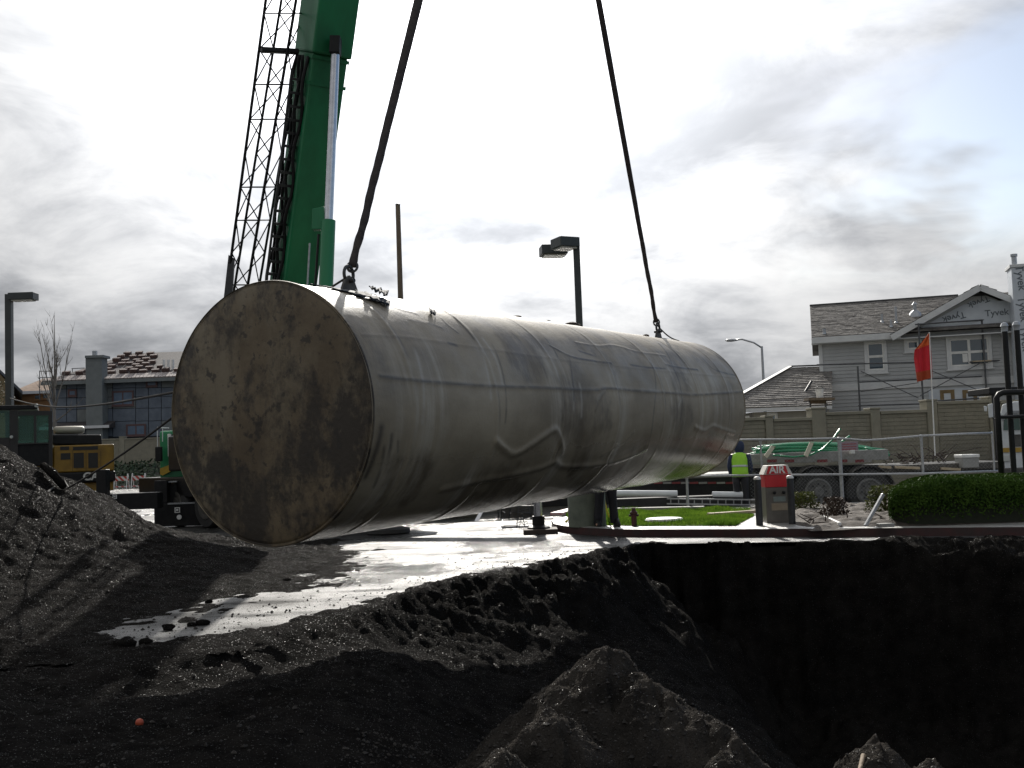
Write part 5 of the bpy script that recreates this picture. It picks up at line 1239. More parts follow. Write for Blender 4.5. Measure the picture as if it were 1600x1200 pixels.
while x < xb:
    for s in (1, -1):
        p0, p1 = (Vector((x, fy, z0_)), Vector((x + H_, fy + .004, zt))) if s > 0 else (Vector((x + H_, fy, z0_)), Vector((x, fy + .004, zt)))
        # clip to the run of the fence
        def cut(p, q, xl, xr):
            d = q - p; t0, t1 = 0, 1
            for lim, sg in ((xl, 1), (xr, -1)):
                if abs(d.x) < 1e-9: continue
                t_ = (lim - p.x) / d.x
                if d.x * sg > 0: t0 = max(t0, t_)
                else: t1 = min(t1, t_)
            return (p + d * t0, p + d * t1) if t1 > t0 + .01 else None
        c = cut(p0, p1, xa, xb)
        if c: mb.tube([c[0], c[1]], .0010, 3, False)
    x += sp_
o = mb.build('wire_mesh', STEEL, fence); o['kind'] = 'stuff'

# ------------------------------------------------------------------ trailer with green pipes
TD = 23.5
trl = thing('flatbed_trailer', 'long dark lowbed trailer with taped side rail behind the fence', 'trailer', A(1300, 790, TD))
mb = MB(); pbox(mb, 1168, 706, 1388, 722, TD, 2.4); mb.build('rear_deck', M('grey alloy deck edge', (.26, .26, .25), (.18, .18, .17), 6, .5, .2), trl, .01)
TAPR = M('red reflective tape', (.17, .016, .02), None, 8, .4)
TAPW = M('dull white tape', (.24, .23, .21), None, 8, .5)
for xa, xb, c in ((1160, 1173, 0), (1173, 1188, 1), (1199, 1214, 0), (1214, 1226, 1), (1226, 1241, 0), (1277, 1293, 0), (1293, 1300, 1), (1311, 1324, 0), (1324, 1336, 1), (1336, 1350, 0), (1350, 1362, 1)):
    mb = MB(); pbox(mb, xa, 718, xb, 722.5, TD - .02, .012); mb.build('reflective_tape', TAPW if c else TAPR, trl)
mb = MB(); pbox(mb, 640, 754, 1180, 790, TD + .2, 2.0); mb.build('low_deck', BLACK, trl, .01)
for i, xa in enumerate(range(1022, 1150, 14)): mb = MB(); pbox(mb, xa, 753, xa + 13, 756, TD + .17, .012); mb.build('reflective_tape', TAPR if i % 2 == 0 else TAPW, trl)
mb = MB(); pbox(mb, 640, 748, 1180, 753.9, TD + .19, 2.0); mb.build('deck_rail', GRIME, trl)
mb = MB(); pbox(mb, 1180, 727, 1565, 742, TD + .35, 1.7); mb.build('chassis_beam', BLACK, trl, .02)
mb = MB(); pbox(mb, 1385, 724, 1570, 735, TD + .1, 2.2); mb.build('gooseneck_deck', GRIME, trl, .02)
mb = MB(); pbox(mb, 1330, 744, 1400, 790, TD + 1.6, .3)
for px in (1276, 1356):
    c = A(px, 768, TD - .05); wr = .55
    mb = MB(); mb.lathe(c, [(.30, -.14), (.50, -.15), (wr, -.1), (wr, .1), (.50, .15), (.30, .14)], 32, (1, 0, 0), (0, 0, 1), (0, -1, 0)); w = mb.build('wheel', RUBBER, trl, 0, 'auto')
    mb = MB(); mb.lathe(c, [(.33, .142), (.33, .165), (.28, .175), (.24, .15), (.14, .15), (.12, .21), (.05, .22)], 24, (1, 0, 0), (0, 0, 1), (0, -1, 0)); mb.build('rim', M('dusty rim', (.15, .15, .145), (.09, .09, .085), 8, .6, .2), w, 0, 'auto')
    mb = MB()
    for k in range(8):
        a = k * math.pi / 4; q = c + Vector((math.cos(a) * .19, -.15, math.sin(a) * .19)); mb.lathe(q, [(.025, 0), (.025, .04)], 6, (1, 0, 0), (0, 0, 1), (0, -1, 0))
    mb.build('wheel_nut_ring', DKMET, w)
    mb = MB(); rr = wr + .08; seg = [(math.cos(a), math.sin(a)) for a in np.linspace(.25, 2.3, 12)]
    for (c0, s0), (c1, s1) in zip(seg[:-1], seg[1:]): mb.beam(c + Vector((c0 * rr, .05, s0 * rr)), c + Vector((c1 * rr, .05, s1 * rr)), .025, .45, (0, 1, 0))
    mb.build('mudguard', GRIME, trl); mb = MB(); mb.lathe(c + Vector((0, 1.5, 0)), [(.3, -.3), (wr, -.3), (wr, .3), (.3, .3)], 24, (1, 0, 0), (0, 0, 1), (0, -1, 0)); mb.build('wheel', RUBBER, trl, 0, 'auto')
mb = MB(); mb.cyl(A(1276, 768, TD) + Vector((0, 0, 0)), A(1276, 768, TD) + Vector((0, 1.6, 0)), .08, 10); mb.build('axle', BLACK, trl)
MUDF = M('white mud flap', (.6, .6, .58), None, 4, .5)
# pipes
PIPE = M('green conduit', (.02, .27, .12), (.015, .20, .085), 2, .3)
pb = thing('pipe_bundle', 'bundle of bent green conduit pipes strapped on the trailer rear deck', 'pipes', A(1280, 705, TD + .5))
base = [((1178, 712), (1230, 704), (1300, 703), (1372, 712)), ((1180, 707), (1240, 696), (1310, 697), (1380, 706)), ((1176, 710), (1220, 711), (1290, 710), (1352, 709)), ((1183, 703), (1230, 694), (1296, 693), (1352, 702)),
        ((1180, 713), (1250, 713), (1300, 712), (1350, 711)), ((1192, 702), (1250, 692), (1320, 694), (1360, 704)), ((1185, 709), (1245, 701), (1310, 706), (1388, 711)), ((1178, 705), (1236, 698), (1290, 701), (1366, 708))]
for i, pts in enumerate(base):
    for k in (0, 1):
        dd = .25 + (i * .19 + k * .45) % 1.3; P = []
        q = [A(x + random.uniform(-3, 3), y - 2.5 + random.uniform(-2, 2) + k, TD + dd) for x, y in pts]
        for t_ in np.linspace(0, 1, 14):
            b0 = (1 - t_) ** 3; b1 = 3 * t_ * (1 - t_) ** 2; b2 = 3 * t_ * t_ * (1 - t_); b3 = t_ ** 3; P.append(q[0] * b0 + q[1] * b1 + q[2] * b2 + q[3] * b3)
        MB().tube(P, .040, 7).build('pipe', PIPE, pb, 0, True)
P = [A(x, y, TD - .1) for x, y in ((1208, 711), (1240, 714), (1266, 711), (1285, 702), (1300, 688), (1313, 670))]; MB().tube(P, .024, 7).build('pipe', PIPE, pb, 0, True)
P = [A(x, y, TD + .6) for x, y in ((1305, 699), (1318, 688), (1328, 681))]; MB().tube(P, .026, 7).build('pipe', PIPE, pb, 0, True)
P = [A(x, y, TD + .1) for x, y in ((1352, 700), (1370, 705), (1388, 712))]; MB().tube(P, .028, 7).build('pipe', PIPE, pb, 0, True)
STRAP = M('cream strap', (.52, .48, .36), (.42, .38, .28), 6, .7)
for (x0, y0), (x1, y1) in (((1196, 712), (1208, 698)), ((1259, 711), (1268, 692))):
    mb = MB(); mb.beam(A(x0, y0 + 2, TD - .16), A(x1, y1, TD + .05), .10, .02, (0, 1, 0)); mb.beam(A(x1, y1, TD + .05), A(x1 + 3, y1 + 2, TD + 1.5), .10, .02); mb.build('strap', STRAP, pb)
t = thing('load_sign', 'faded pink warning panel tied to the green pipes', 'sign', A(1327, 700, TD - .1))
mb = MB(); pbox(mb, 1313, 690, 1341, 704, TD - .12, .03); mb.build('board', M('faded pink board', (.30, .22, .26), (.22, .18, .21), 4, .6), t, .004)
for yy in (693, 697, 701): mb = MB(); pbox(mb, 1316, yy, 1338, yy + 1.6, TD - .125, .006); mb.build('printed_line', M('dull red print', (.30, .08, .09), None, 9, .6), t)
mb = MB(); pbox(mb, 1329, 703, 1336, 709, TD - .15, .1); tag(mb.build('tag_box', WHITE, None, .01), 'small white box under the pink warning panel', 'box')
ck = thing('cooler_box', 'grey ice box with white lid on the trailer gooseneck', 'cooler', A(1517, 731, TD - .1))
mb = MB(); pbox(mb, 1504, 715, 1530, 731, TD - .1, .45); mb.build('box', M('grey plastic', (.28, .28, .27), (.22, .22, .21), 4, .6), ck, .02); mb = MB(); pbox(mb, 1503, 710, 1531, 715, TD - .12, .48); mb.build('lid', WHITE, ck, .015)
t = thing('brush_pile', 'tangle of dark branches and netting on the trailer gooseneck', 'branches', A(1420, 715, TD + .6))
for k in range(46):
    x = random.uniform(1385, 1480); y = random.uniform(712, 728); q = A(x, y, TD + random.uniform(.3, 1.6)); d = Vector((random.gauss(0, .35), random.gauss(0, .2), random.uniform(-.05, .22) + (.14 if x > 1430 else 0)))
    MB().tube([q, q + d * .5 + Vector((0, 0, random.uniform(-.05, .08))), q + d], [.016, .012, .006], 5).build('branch', DEAD, t)
mb = MB()
for (xa, xb, y) in ((1372, 1392, 729), (1398, 1436, 729), (1473, 1500, 731)): pbox(mb, xa, y, xb, y + 3, TD - .08, .3); 
DEBR = [(1372, 1392, 728), (1398, 1436, 729), (1470, 1500, 731)]
for i, (xa, xb, y) in enumerate(DEBR):
    mb = MB(); mb.beam(A(xa, y + 1, TD + .05), A(xb, y + 2.5, TD + .0), .16, .06); tag(mb.build('board', LUMBER, None, .005), ('short pale board by the rear deck end', 'long pale board on the gooseneck beside the branches', 'pale board beside the grey ice box')[i], 'board', 'boards lying on the trailer')
# flag
fl = thing('flag', 'red orange flag on a white staff fixed to the trailer', 'flag', A(1461, 712, TD - .3))
MB().cyl(A(1461, 712, TD - .3), A(1452, 519, TD - .3), .016, 8).build('staff', WHITE, fl, 0, 'auto')
FR = M('red flag cloth', (.62, .012, .025), (.50, .010, .02), 3, .7); FO = M('orange flag cloth', (.75, .13, .02), (.6, .1, .02), 3, .7)
def cloth(rows, mat):
    mb = MB(); n_ = 8; ii = []
    for (l, r_, ph) in rows:
        ii.append([mb.P(A(l[0] + (r_[0] - l[0]) * k / n_, l[1] + (r_[1] - l[1]) * k / n_, TD - .3 + .10 * math.sin(k * 1.7 + ph) * (1 - k / n_))) for k in range(n_ + 1)])
    jj = [[mb.P(Vector(mb.v[i]) + Vector((0, .004, 0))) for i in r_] for r_ in ii]
    for a in range(len(ii) - 1):
        for k in range(n_): mb.f += [[ii[a][k], ii[a][k + 1], ii[a + 1][k + 1], ii[a + 1][k]], [jj[a][k + 1], jj[a][k], jj[a + 1][k], jj[a + 1][k + 1]]]
    mb.build('cloth', mat, fl, 0, True)
cloth([((1450, 522), (1453, 520), 0), ((1438, 537), (1453.5, 528), .3), ((1429, 547), (1454, 538), .6)], FO)
cloth([((1429, 547), (1454, 538), .6), ((1428, 560), (1455, 550), 1.0), ((1430, 574), (1456, 565), 1.4), ((1431, 582), (1456.5, 577), 1.8)], FR)
cloth([((1431, 582), (1456.5, 577), 1.8), ((1433, 597), (1457, 590), 2.4)], M('dull orange cloth', (.42, .06, .015), None, 4, .8))
# white pipes, ladder and boards on cribbing behind the lawn
PVC = M('white plastic pipe', (.72, .74, .76), (.6, .62, .64), 3, .3)
PD = 22.6
for (xa, xb, y, lab) in ((964, 1058, 771, 'long white plastic pipe stacked behind the standing legs'), (1113, 1160, 773, 'shorter white plastic pipe behind the vest worker')):
    MB_ = MB(); a, b_ = A(xa, y, PD), A(xb, y + .5, PD); MB_.cyl(a, b_, .075, 16); tag(MB_.build('white_pipe', PVC, None, 0, 'auto'), lab, 'pipe', 'white pipes on the cribbing')
mb = MB(); pbox(mb, 955, 776.5, 1170, 799, PD - .05, .5); tag(mb.build('timber_crib', M('dark timber', (.03, .03, .032), (.02, .02, .02), 5, .8), None, .01), 'long dark timber stack that carries the white pipes', 'timber')
t = thing('ladder', 'aluminium ladder lying on its side along the dark timber stack', 'ladder', A(1110, 784, PD - .2))
MB().beam(A(1042, 779, PD - .2), A(1190, 781, PD - .2), .06, .03).build('ladder_rail', STEEL, t); MB().beam(A(1042, 787, PD - .2), A(1190, 789, PD - .2), .06, .03).build('ladder_rail', STEEL, t)
for k in range(12): x = 1048 + k * 12.3; MB().cyl(A(x, 779.5, PD - .2), A(x, 788, PD - .2), .014, 6).build('rung', STEEL, t)

# ------------------------------------------------------------------ white truck at the right edge
WD = 27
tr = thing('truck', 'white heavy truck facing the camera behind the black pipe guard', 'truck', A(1590, 740, WD))
WT = M('white truck paint', (.66, .68, .68), (.55, .57, .57), 3, .35)
_tv = (A(1600, 700, WD) - CAM); _tv.z = 0; _tv.normalize()
def px3(pts, D, dep): mb = MB(); mb.prism([A(x, y, D) for x, y in pts], _tv * dep); return mb
px3([(1562, 742), (1560, 660), (1566, 632), (1585, 627), (1660, 625), (1680, 632), (1686, 660), (1686, 742)], WD, 2.2).build('cab', WT, tr, .04)
px3([(1568, 672), (1569, 656), (1577, 648), (1660, 646), (1676, 652), (1678, 670)], WD - .03, .05).build('windscreen', glass('green windscreen', (.02, .07, .05)), tr)
px3([(1567, 657), (1576, 646), (1662, 643), (1678, 650), (1678, 647), (1660, 640), (1575, 642), (1565, 653)], WD - .06, .07).build('visor', M('grey visor', (.3, .31, .32), None, 5, .4), tr)
px3([(1563, 700), (1686, 697), (1686, 704), (1563, 707)], WD - .03, .05).build('yellow_stripe', M('amber stripe', (.45, .28, .04), None, 5, .5), tr)
px3([(1566, 732), (1686, 728), (1686, 752), (1566, 756)], WD - .3, .4).build('bumper', GRIME, tr, .03)
px3([(1580, 679), (1650, 677), (1650, 696), (1580, 698)], WD - .03, .05).build('grille', GRIME, tr)
px3([(1567, 711), (1578, 711), (1578, 721), (1567, 721)], WD - .04, .06).build('headlight', LENS, tr, .01); px3([(1665, 709), (1676, 709), (1676, 719), (1665, 719)], WD - .04, .06).build('headlight', LENS, tr, .01)
MB().tube([A(1562, 660, WD), A(1550, 652, WD - .2), A(1548, 640, WD - .2)], .02, 6).build('mirror_arm', DKMET, tr)
px3([(1543, 632), (1551, 630), (1552, 652), (1545, 653)], WD - .25, .12).build('mirror', WT, tr, .02); px3([(1537, 634), (1542, 635), (1542, 643), (1538, 643)], WD - .25, .08).build('mirror', WT, tr, .02)
for px in (1578, 1668):
    c = A(px, 766, WD + .4); mb = MB(); mb.lathe(c, [(.3, -.14), (.5, -.14), (.53, -.08), (.53, .08), (.5, .14), (.3, .14)], 24, (0, 1, 0), (0, 0, 1), (1, 0, 0)); mb.build('wheel', RUBBER, tr, 0, 'auto')
mb = MB(); p = A(1548, 610, WD + 1); pbox(mb, 1546, 604, 1640, 614, WD + 1, 1.5); tag(mb.build('canopy', BLACK, None, .02), 'dark flat canopy above the white truck', 'canopy')
for px in (1552, 1636): 
    q = A(px, 612, WD + 1.3); mb = MB(); mb.cyl((q.x, q.y, -.18), q, .06, 8); o = mb.build('canopy_post', DKMET, [x for x in bpy.data.objects if x.name == 'canopy'][0])
    o.data.transform(Matrix.Translation((0, 0, 0)))

# ------------------------------------------------------------------ black vent pipes and guard frame
for px, yt, lab in ((1577, 509, 'tall black vent pipe with bright cap, the one beside the flag'), (1596, 507, 'tall black vent pipe with bright cap in front of the wrapped chimney')):
    p = A(px, 627, 18.2); zt = A(px - 7, yt, 18.2).z; t = thing('vent_riser', lab, 'vent pipe', (p.x, p.y, .13), 'fuel vent risers')
    MB().cyl((p.x, p.y, .1), (p.x, p.y, zt - .06), .052, 14).build('pipe', BLACK, t, 0, 'auto'); MB().lathe((p.x, p.y, zt - .06), [(.06, -.05), (.06, .03), (.075, .05), (.05, .11), (.02, .12)], 14).build('vent_cap', VENT, t, 0, 'auto')
t = thing('pipe_guard', 'black bent pipe guard in front of the white truck', 'guard rail', A(1562, 740, 18))
q = [A(1566, 748, 18), A(1557, 622, 18), A(1561, 616, 18), A(1567, 613.5, 18), A(1640, 611, 18), A(1650, 616, 18), A(1662, 748, 18)]
q[0] = Vector((q[1].x, q[1].y, .1)); q[6] = Vector((q[5].x, q[5].y, .1)); MB().tube(q, .055, 10).build('frame', BLACK, t, 0, True)
MB().cyl(Vector((q[0].x, q[0].y, A(1560, 652, 18).z)), Vector((q[6].x, q[6].y, A(1560, 652, 18).z)), .035, 8).build('cross_bar', BLACK, t)

# ------------------------------------------------------------------ air machine, bollards, small island things
ab = G(1219, 817, .128); au = U(ab.y / K); AT = Matrix.Translation((ab.x, ab.y, .128))
air = thing('air_machine', 'tyre air machine with red and white AIR head on the kerb', 'air machine', (ab.x, ab.y, .128))
hw = .235; zt = (A(1213, 727, ab.y / K).z - .128)
z_n, z_h = zt * .62, zt * .84
STB = M('brushed grey cabinet', (.16, .148, .128), (.11, .10, .088), 4, .45, .3)
MB(AT).bx(-hw, hw, 0, .34, 0, z_n).build('cabinet', STB, air, .01)
REDP = M('red sign paint', (.55, .025, .03), (.45, .02, .025), 5, .4); 
mb = MB(AT); mb.bx(-hw - .005, hw + .005, -.01, .35, z_n + .002, z_h); hd_ = mb.build('red_panel', REDP, air, .006)
mb = MB(AT); mb.prism([(-hw - .03, -.02, z_h + .002), (hw + .03, -.02, z_h + .002), (hw - .05, -.02, zt), (-hw + .05, -.02, zt)], (0, .36, 0)); hd_ = mb.build('head', M('white sign plastic', (.62, .6, .56), None, 5, .45), air, .004)
mb = MB(AT); mb.prism([(-hw + .02, -.026, z_h + .01), (hw - .05, -.026, z_h + .01), (hw - .09, -.026, zt - .012), (-hw + .07, -.026, zt - .012)], (0, .005, 0)); mb.build('sign_face', REDP, hd_)
text_part('lettering', 'AIR', .185, (1, 0, 0), (0, 0, 1), AT @ Vector((-.015, -.03, (z_h + zt) / 2)), WHITE, hd_, .003, .028)
for dx in (-.08, .09): mb = MB(AT); mb.lathe((dx, -.008, z_n - .1), [(.03, 0), (.03, .02), (.015, .03)], 12, (1, 0, 0), (0, 0, 1), (0, -1, 0)); mb.build('dial', BLACK, air)
MB(AT).bx(-.1, .12, -.008, -.001, z_n - .26, z_n - .17).build('instruction_plate', M('faded plate', (.20, .25, .24), (.16, .18, .17), 12, .5), air); MB(AT).bx(-.14, .15, -.006, -.001, z_n - .42, z_n - .29).build('worn_sticker', M('worn sticker', (.24, .19, .13), (.3, .25, .18), 9, .6), air)
bol = thing('bollard', 'dark steel bollard with white cap standing apart beside the air machine', 'bollard', G(1187, 821, .128), 'bollards at the air machine')
c = bol.location.copy(); bh = A(1187, 747, c.y / K).z
MB().cyl(c + Vector((0, 0, -.02)), (c.x, c.y, bh - .02), .062, 18).build('post', DKMET, bol, 0, 'auto'); MB().lathe((c.x, c.y, bh - .02), [(.064, -.005), (.064, .02), (.05, .04), (.02, .05)], 18).build('cap', WHITE, bol, 0, 'auto')
b2 = copy_tree(bol, G(1238, 819, .128)); b2['label'] = 'dark steel bollard with white cap close against the air machine'
shp = thing('standpipe', 'small rusty red standpipe at the lawn edge', 'standpipe', G(991, 822, .13)); c = shp.location
MB().lathe(c, [(.05, 0), (.05, .22), (.07, .23), (.07, .26), (.045, .28), (.03, .34)], 12).build('body', M('rusty red', (.075, .02, .015), (.045, .018, .014), 8, .7), shp, 0, 'auto'); MB().cyl(c + Vector((-.09, 0, .2)), c + Vector((.09, 0, .2)), .025, 8).build('outlet', RUST, shp)
c = G(1038, 816, .14); mb = MB(); mb.lathe((c.x, c.y, .16), [(.36, -.03), (.37, .03), (.34, .06), (.02, .07)], 24); tag(mb.build('access_cover', WHITE, None, 0, 'auto'), 'white oval access cover in the lawn', 'cover')
DBS = [((1108, 804), (1182, 799), .16, LUMBER, 'wide pale plank lying on the lawn'), ((955, 796), (1100, 793), .25, CONC, 'long grey plank along the lawn back edge'), ((1278, 803), (1312, 819), .05, WHITE, 'white stick lying in the planting bed'), ((1243, 797), (1366, 790), .10, CONC, 'long grey kerb stone behind the planting bed'), ((1372, 821), (1395, 820), .14, CONC, 'short grey kerb stone by the hedge foot'), ((870, 803), (900, 795), .3, M('white red board', (.6, .5, .48), (.45, .2, .2), 9, .6), 'faded red and white board lying beyond the jack')]
for (p0, p1, w, m_, lab) in DBS: mb = MB(); mb.beam(G(*p0, .19), G(*p1, .19), w, .06); tag(mb.build('plank' if 'plank' in lab or 'board' in lab else ('kerb_stone' if 'kerb' in lab else 'stick'), m_, None, .006), lab, 'plank' if 'plank' in lab or 'board' in lab else ('kerb stone' if 'kerb' in lab else 'stick'))
a_ = G(1352, 822, .15); b_ = Vector(A(1380, 772, a_.y / K + .1)); MB_ = MB(); MB_.beam(a_, b_, .05, .05); tag(MB_.build('stake', STEEL, None, .004), 'pale leaning metal stake at the hedge end', 'stake')
for k in range(16):
    c = G(random.uniform(1250, 1385), random.uniform(801, 818), .22); d = Vector((random.gauss(0, .2), random.gauss(0, .15), random.uniform(0, .15)))
    MB_ = MB(); MB_.tube([c, c + d], [.012, .006], 5); tag(MB_.build('twig', DEAD), 'loose brown twig lying on the mulch of the planting bed', 'twig', 'loose twigs in the planting bed')
# tangle of rebar chairs beside the jack
t = thing('wire_rack', 'tangled dark wire racks standing behind the timber pad', 'wire rack', G(805, 830))
c = G(805, 826)
for k in range(46):
    x0 = c.x + random.uniform(-.42, .38); y0 = c.y + random.uniform(-.2, .7); z_ = random.choice((.05, .18, .32, .45)); o_ = random.choice((0, 1, 2))
    d = Vector((.3, 0, 0)) if o_ == 0 else (Vector((0, .3, 0)) if o_ == 1 else Vector((0, 0, .28))); d += Vector((random.gauss(0, .04), random.gauss(0, .04), random.gauss(0, .03)))
    p0 = Vector((x0, y0, z_ if o_ < 2 else random.choice((0.0, .18)))); MB().tube([p0, p0 + d], .008, 4).build('wire', DKMET, t)
MB().bx(c.x - .3, c.x + .5, c.y + .9, c.y + 1.0, .16, .42).build('tray', GRIME, t)
YR = M('yellow rope', (.62, .55, .05), (.5, .42, .04), 20, .7)
mb = MB(); mb.tube([G(884, 815, .15), G(888, 812, .16), A(891, 806, 18.4), A(893, 790, 18.3), A(893, 765, 18.3), A(899, 757, 18.3)], .022, 7); tag(mb.build('yellow_rope', YR, None, 0, True), 'yellow rope hanging down beside the concrete lamp base', 'rope')
mb = MB(); mb.tube([G(955, 815, .15), A(949, 800, 19.0), A(945, 785, 19.0), A(943, 765, 19.0)], .018, 7); tag(mb.build('yellow_rope', YR, None, 0, True), 'yellow rope seen between the standing legs', 'rope')
# barricades far away
BAR = bpy.data.materials.new('red white barricade stripes'); BAR.use_nodes = True; t_ = BAR.node_tree; n = t_.nodes; l = t_.links; co_ = n.new('ShaderNodeTexCoord'); sx_ = n.new('ShaderNodeSeparateXYZ'); l.new(co_.outputs['Object'], sx_.inputs[0])
def nm(op, a, b_=None):
    x = n.new('ShaderNodeMath'); x.operation = op
    for i, v in enumerate((a, b_)):
        if v is None: continue
        if isinstance(v, (int, float)): x.inputs[i].default_value = v
        else: l.new(v, x.inputs[i])
    return x.outputs[0]
s_ = nm('GREATER_THAN', nm('FRACT', nm('MULTIPLY', nm('ADD', sx_.outputs[0], nm('MULTIPLY', sx_.outputs[2], 1.0)), 2.6)), .5)
mx_ = n.new('ShaderNodeMixRGB'); l.new(s_, mx_.inputs[0]); mx_.inputs[1].default_value = (.6, .58, .55, 1); mx_.inputs[2].default_value = (.42, .05, .035, 1); l.new(mx_.outputs[0], n['Principled BSDF'].inputs['Base Color']); n['Principled BSDF'].inputs['Roughness'].default_value = .5
bc = G(190, 764); bar = thing('barricade', 'striped folding barricade beyond the outrigger, beside the excavator tail', 'barricade', bc, 'striped folding barricades')
w_ = .5
for (z0, z1) in ((.55, .85), (.12, .2)): MB().bx(bc.x - w_, bc.x + w_, bc.y - .03 - (.85 - z1) * .2, bc.y - (.85 - z1) * .2, z0, z1).build('board', BAR, bar)
for sx in (-1, 1):
    for sy in (-1, 1): MB().beam((bc.x + sx * w_ * .86, bc.y + sy * .28, 0), (bc.x + sx * w_ * .86, bc.y + sy * .03, 1.02), .05, .03).build('leg', WHITE, bar)
b2 = copy_tree(bar, G(217, 763)); b2['label'] = 'striped folding barricade beyond the outrigger, next to the crane cab'

# ------------------------------------------------------------------ excavator
XD = 24.0; FACE = Face(95, 715, XD); FX, FN = FACE.x, FACE.n
ex = thing('excavator', 'yellow excavator with black glazed cab behind the sand heap', 'excavator', A(90, 770, XD))
mb = MB(); pbox(mb, 84, 695, 179, 737, XD, 2.4); mb.build('engine_housing', YELLOW, ex, .03)
mb = MB(); pbox(mb, 40, 700, 84, 745, XD + .05, 2.3); mb.build('side_tank', M('side tank yellow', (.30, .18, .015), (.2, .12, .012), 4, .5), ex, .03)  # side tank in a slightly paler yellow than the machine paint
VENTD = M('dark vent louvre', (.02, .018, .015), None, 9, .6)
for r__ in ((94, 697.5, 108, 703), (114, 697.5, 153, 703), (95, 708, 110, 718), (115, 707.5, 131, 731), (138, 707.5, 153, 731)):
    mb = MB(); pbox(mb, *r__, XD - .012, .02); o = mb.build('vent_grille', VENTD, ex)
for x_ in (113, 134, 157): mb = MB(); pbox(mb, x_, 704, x_ + .8, 736, XD - .008, .02); mb.build('panel_joint', M('joint shadow gap', (.12, .07, .01), None, 5, .6), ex)
mb = MB(); pbox(mb, 84, 737.3, 181, 754, XD - .02, 2.45); cw_ = mb.build('counterweight', BLACK, ex, .04)
text_part('lettering', 'CAT', 12.5 * U(XD) * 1.35, FX, (0, 0, 1), A(147.5, 744.5, XD - .035), M('pale decal', (.62, .6, .55), None, 8, .5), cw_, .003, .03)
mb = MB(); mb.prism([A(152, 742, XD - .03), A(158, 742, XD - .03), A(155, 735, XD - .03)], FN * .005); mb.build('decal_mark', YELLOW, cw_)
mb = MB(); pbox(mb, 84, 754.3, 178, 768, XD + .1, 2.3); mb.build('revolving_frame', M('worn yellow', (.30, .17, .02), (.18, .10, .015), 5, .6), ex, .02)
mb = MB(); mb.prism([A(82, 694.6, XD + .2), A(160, 694.6, XD + .2), A(158, 679, XD + .2), A(82, 679, XD + .2)], FN * 1.8); mb.build('engine_hood', BLACK, ex, .03)
mb = MB(); c = A(108, 672, XD + .6); w_ = 23 * U(XD); mb.lathe(c, [(.02, -w_), (.07, -w_ * .98), (.10, -w_ * .85), (.105, 0), (.10, w_ * .85), (.07, w_ * .98), (.02, w_)], 16, FN * 1.6, (0, 0, 1), FX); mb.build('air_cleaner', M('cream plastic', (.46, .42, .33), (.38, .34, .27), 4, .5), ex, 0, True)
# cab: roof, posts, panes
cb = thing('tmp', None, None, (0, 0, 0)); bpy.data.objects.remove(cb)
mb = MB(); pbox(mb, -8, 633, 59, 640, XD - .1, 1.7); cabr = mb.build('cab_roof', BLACK, ex, .02)
CABM = M('black cab frame', (.025, .022, .02), (.016, .015, .014), 6, .5)
for r__, dd in (((-8, 640, -3, 725), -.05), ((15, 641, 28, 725), -.05), ((76, 642, 82, 728), -.05), ((53, 649, 57, 692), -.05), ((28, 642, 76, 649), -.05), ((28, 692, 76, 694), -.06), ((-8, 684, 15, 728), -.04), ((-8, 640, -3, 725), 1.5), ((76, 642, 82, 728), 1.5)):
    mb = MB(); pbox(mb, *r__, XD + dd, .08); mb.build('cab_post' if r__[3] - r__[1] > r__[2] - r__[0] else 'cab_rail', CABM, ex)
mb = MB(); pbox(mb, 28, 694, 80, 728, XD - .02, .1); mb.build('cab_door', BLACK, ex, .01)
CG = bpy.data.materials.new('tinted cab glass'); CG.use_nodes = True; b__ = CG.node_tree.nodes['Principled BSDF']; b__.inputs['Base Color'].default_value = (.35, .55, .5, 1); b__.inputs['Transmission Weight'].default_value = .9; b__.inputs['Roughness'].default_value = .03; b__.inputs['IOR'].default_value = 1.1
for r__ in ((28, 649, 53, 692), (57, 649, 76, 692), (-3, 641, 15, 684)): mb = MB(); pbox(mb, *r__, XD - .03, .012); mb.build('pane', CG, ex)
mb = MB(); pbox(mb, 30, 649, 76, 692, XD + 1.5, .012); mb.build('pane', CG, ex)
mb = MB(); pbox(mb, -2, 690, 14, 720, XD + .5, .5); mb.build('operator_seat', BLACK, ex, .05)
mb = MB(); c = A(57, 634, XD - .12); mb.lathe(c, [(.045, 0), (.05, .06), (.04, .08)], 12, FX, (0, 0, 1), -FN); mb.build('work_lamp', LENS, ex)
mb = MB(); c = A(18, 683, XD - .2); mb.lathe(c, [(.035, 0), (.04, .05), (.03, .07)], 12, FX, (0, 0, 1), -FN); mb.build('work_lamp', LENS, ex)
for dd in (0.1, 2.0):
    mb = MB(); a = A(-40, 800, XD + dd); a.z = 0; L_ = 200 * U(XD)
    mb.prism([a + FX * u_ + Vector((0, 0, v_)) for u_, v_ in ((0, .5), (.3, .08), (.6, 0), (L_ - .6, 0), (L_ - .3, .08), (L_, .5), (L_ - .3, .88), (.3, .88))], FN * .55); mb.build('track', RUBBER, ex, .02)
mb = MB(); a = A(-20, 705, XD + .8); mb.tube([a, a + Vector((-1.6, 0, 2.4)), a + Vector((-4.4, 0, 2.2))], [.28, .3, .2], 8); mb.build('boom', YELLOW, ex)

FACE = None
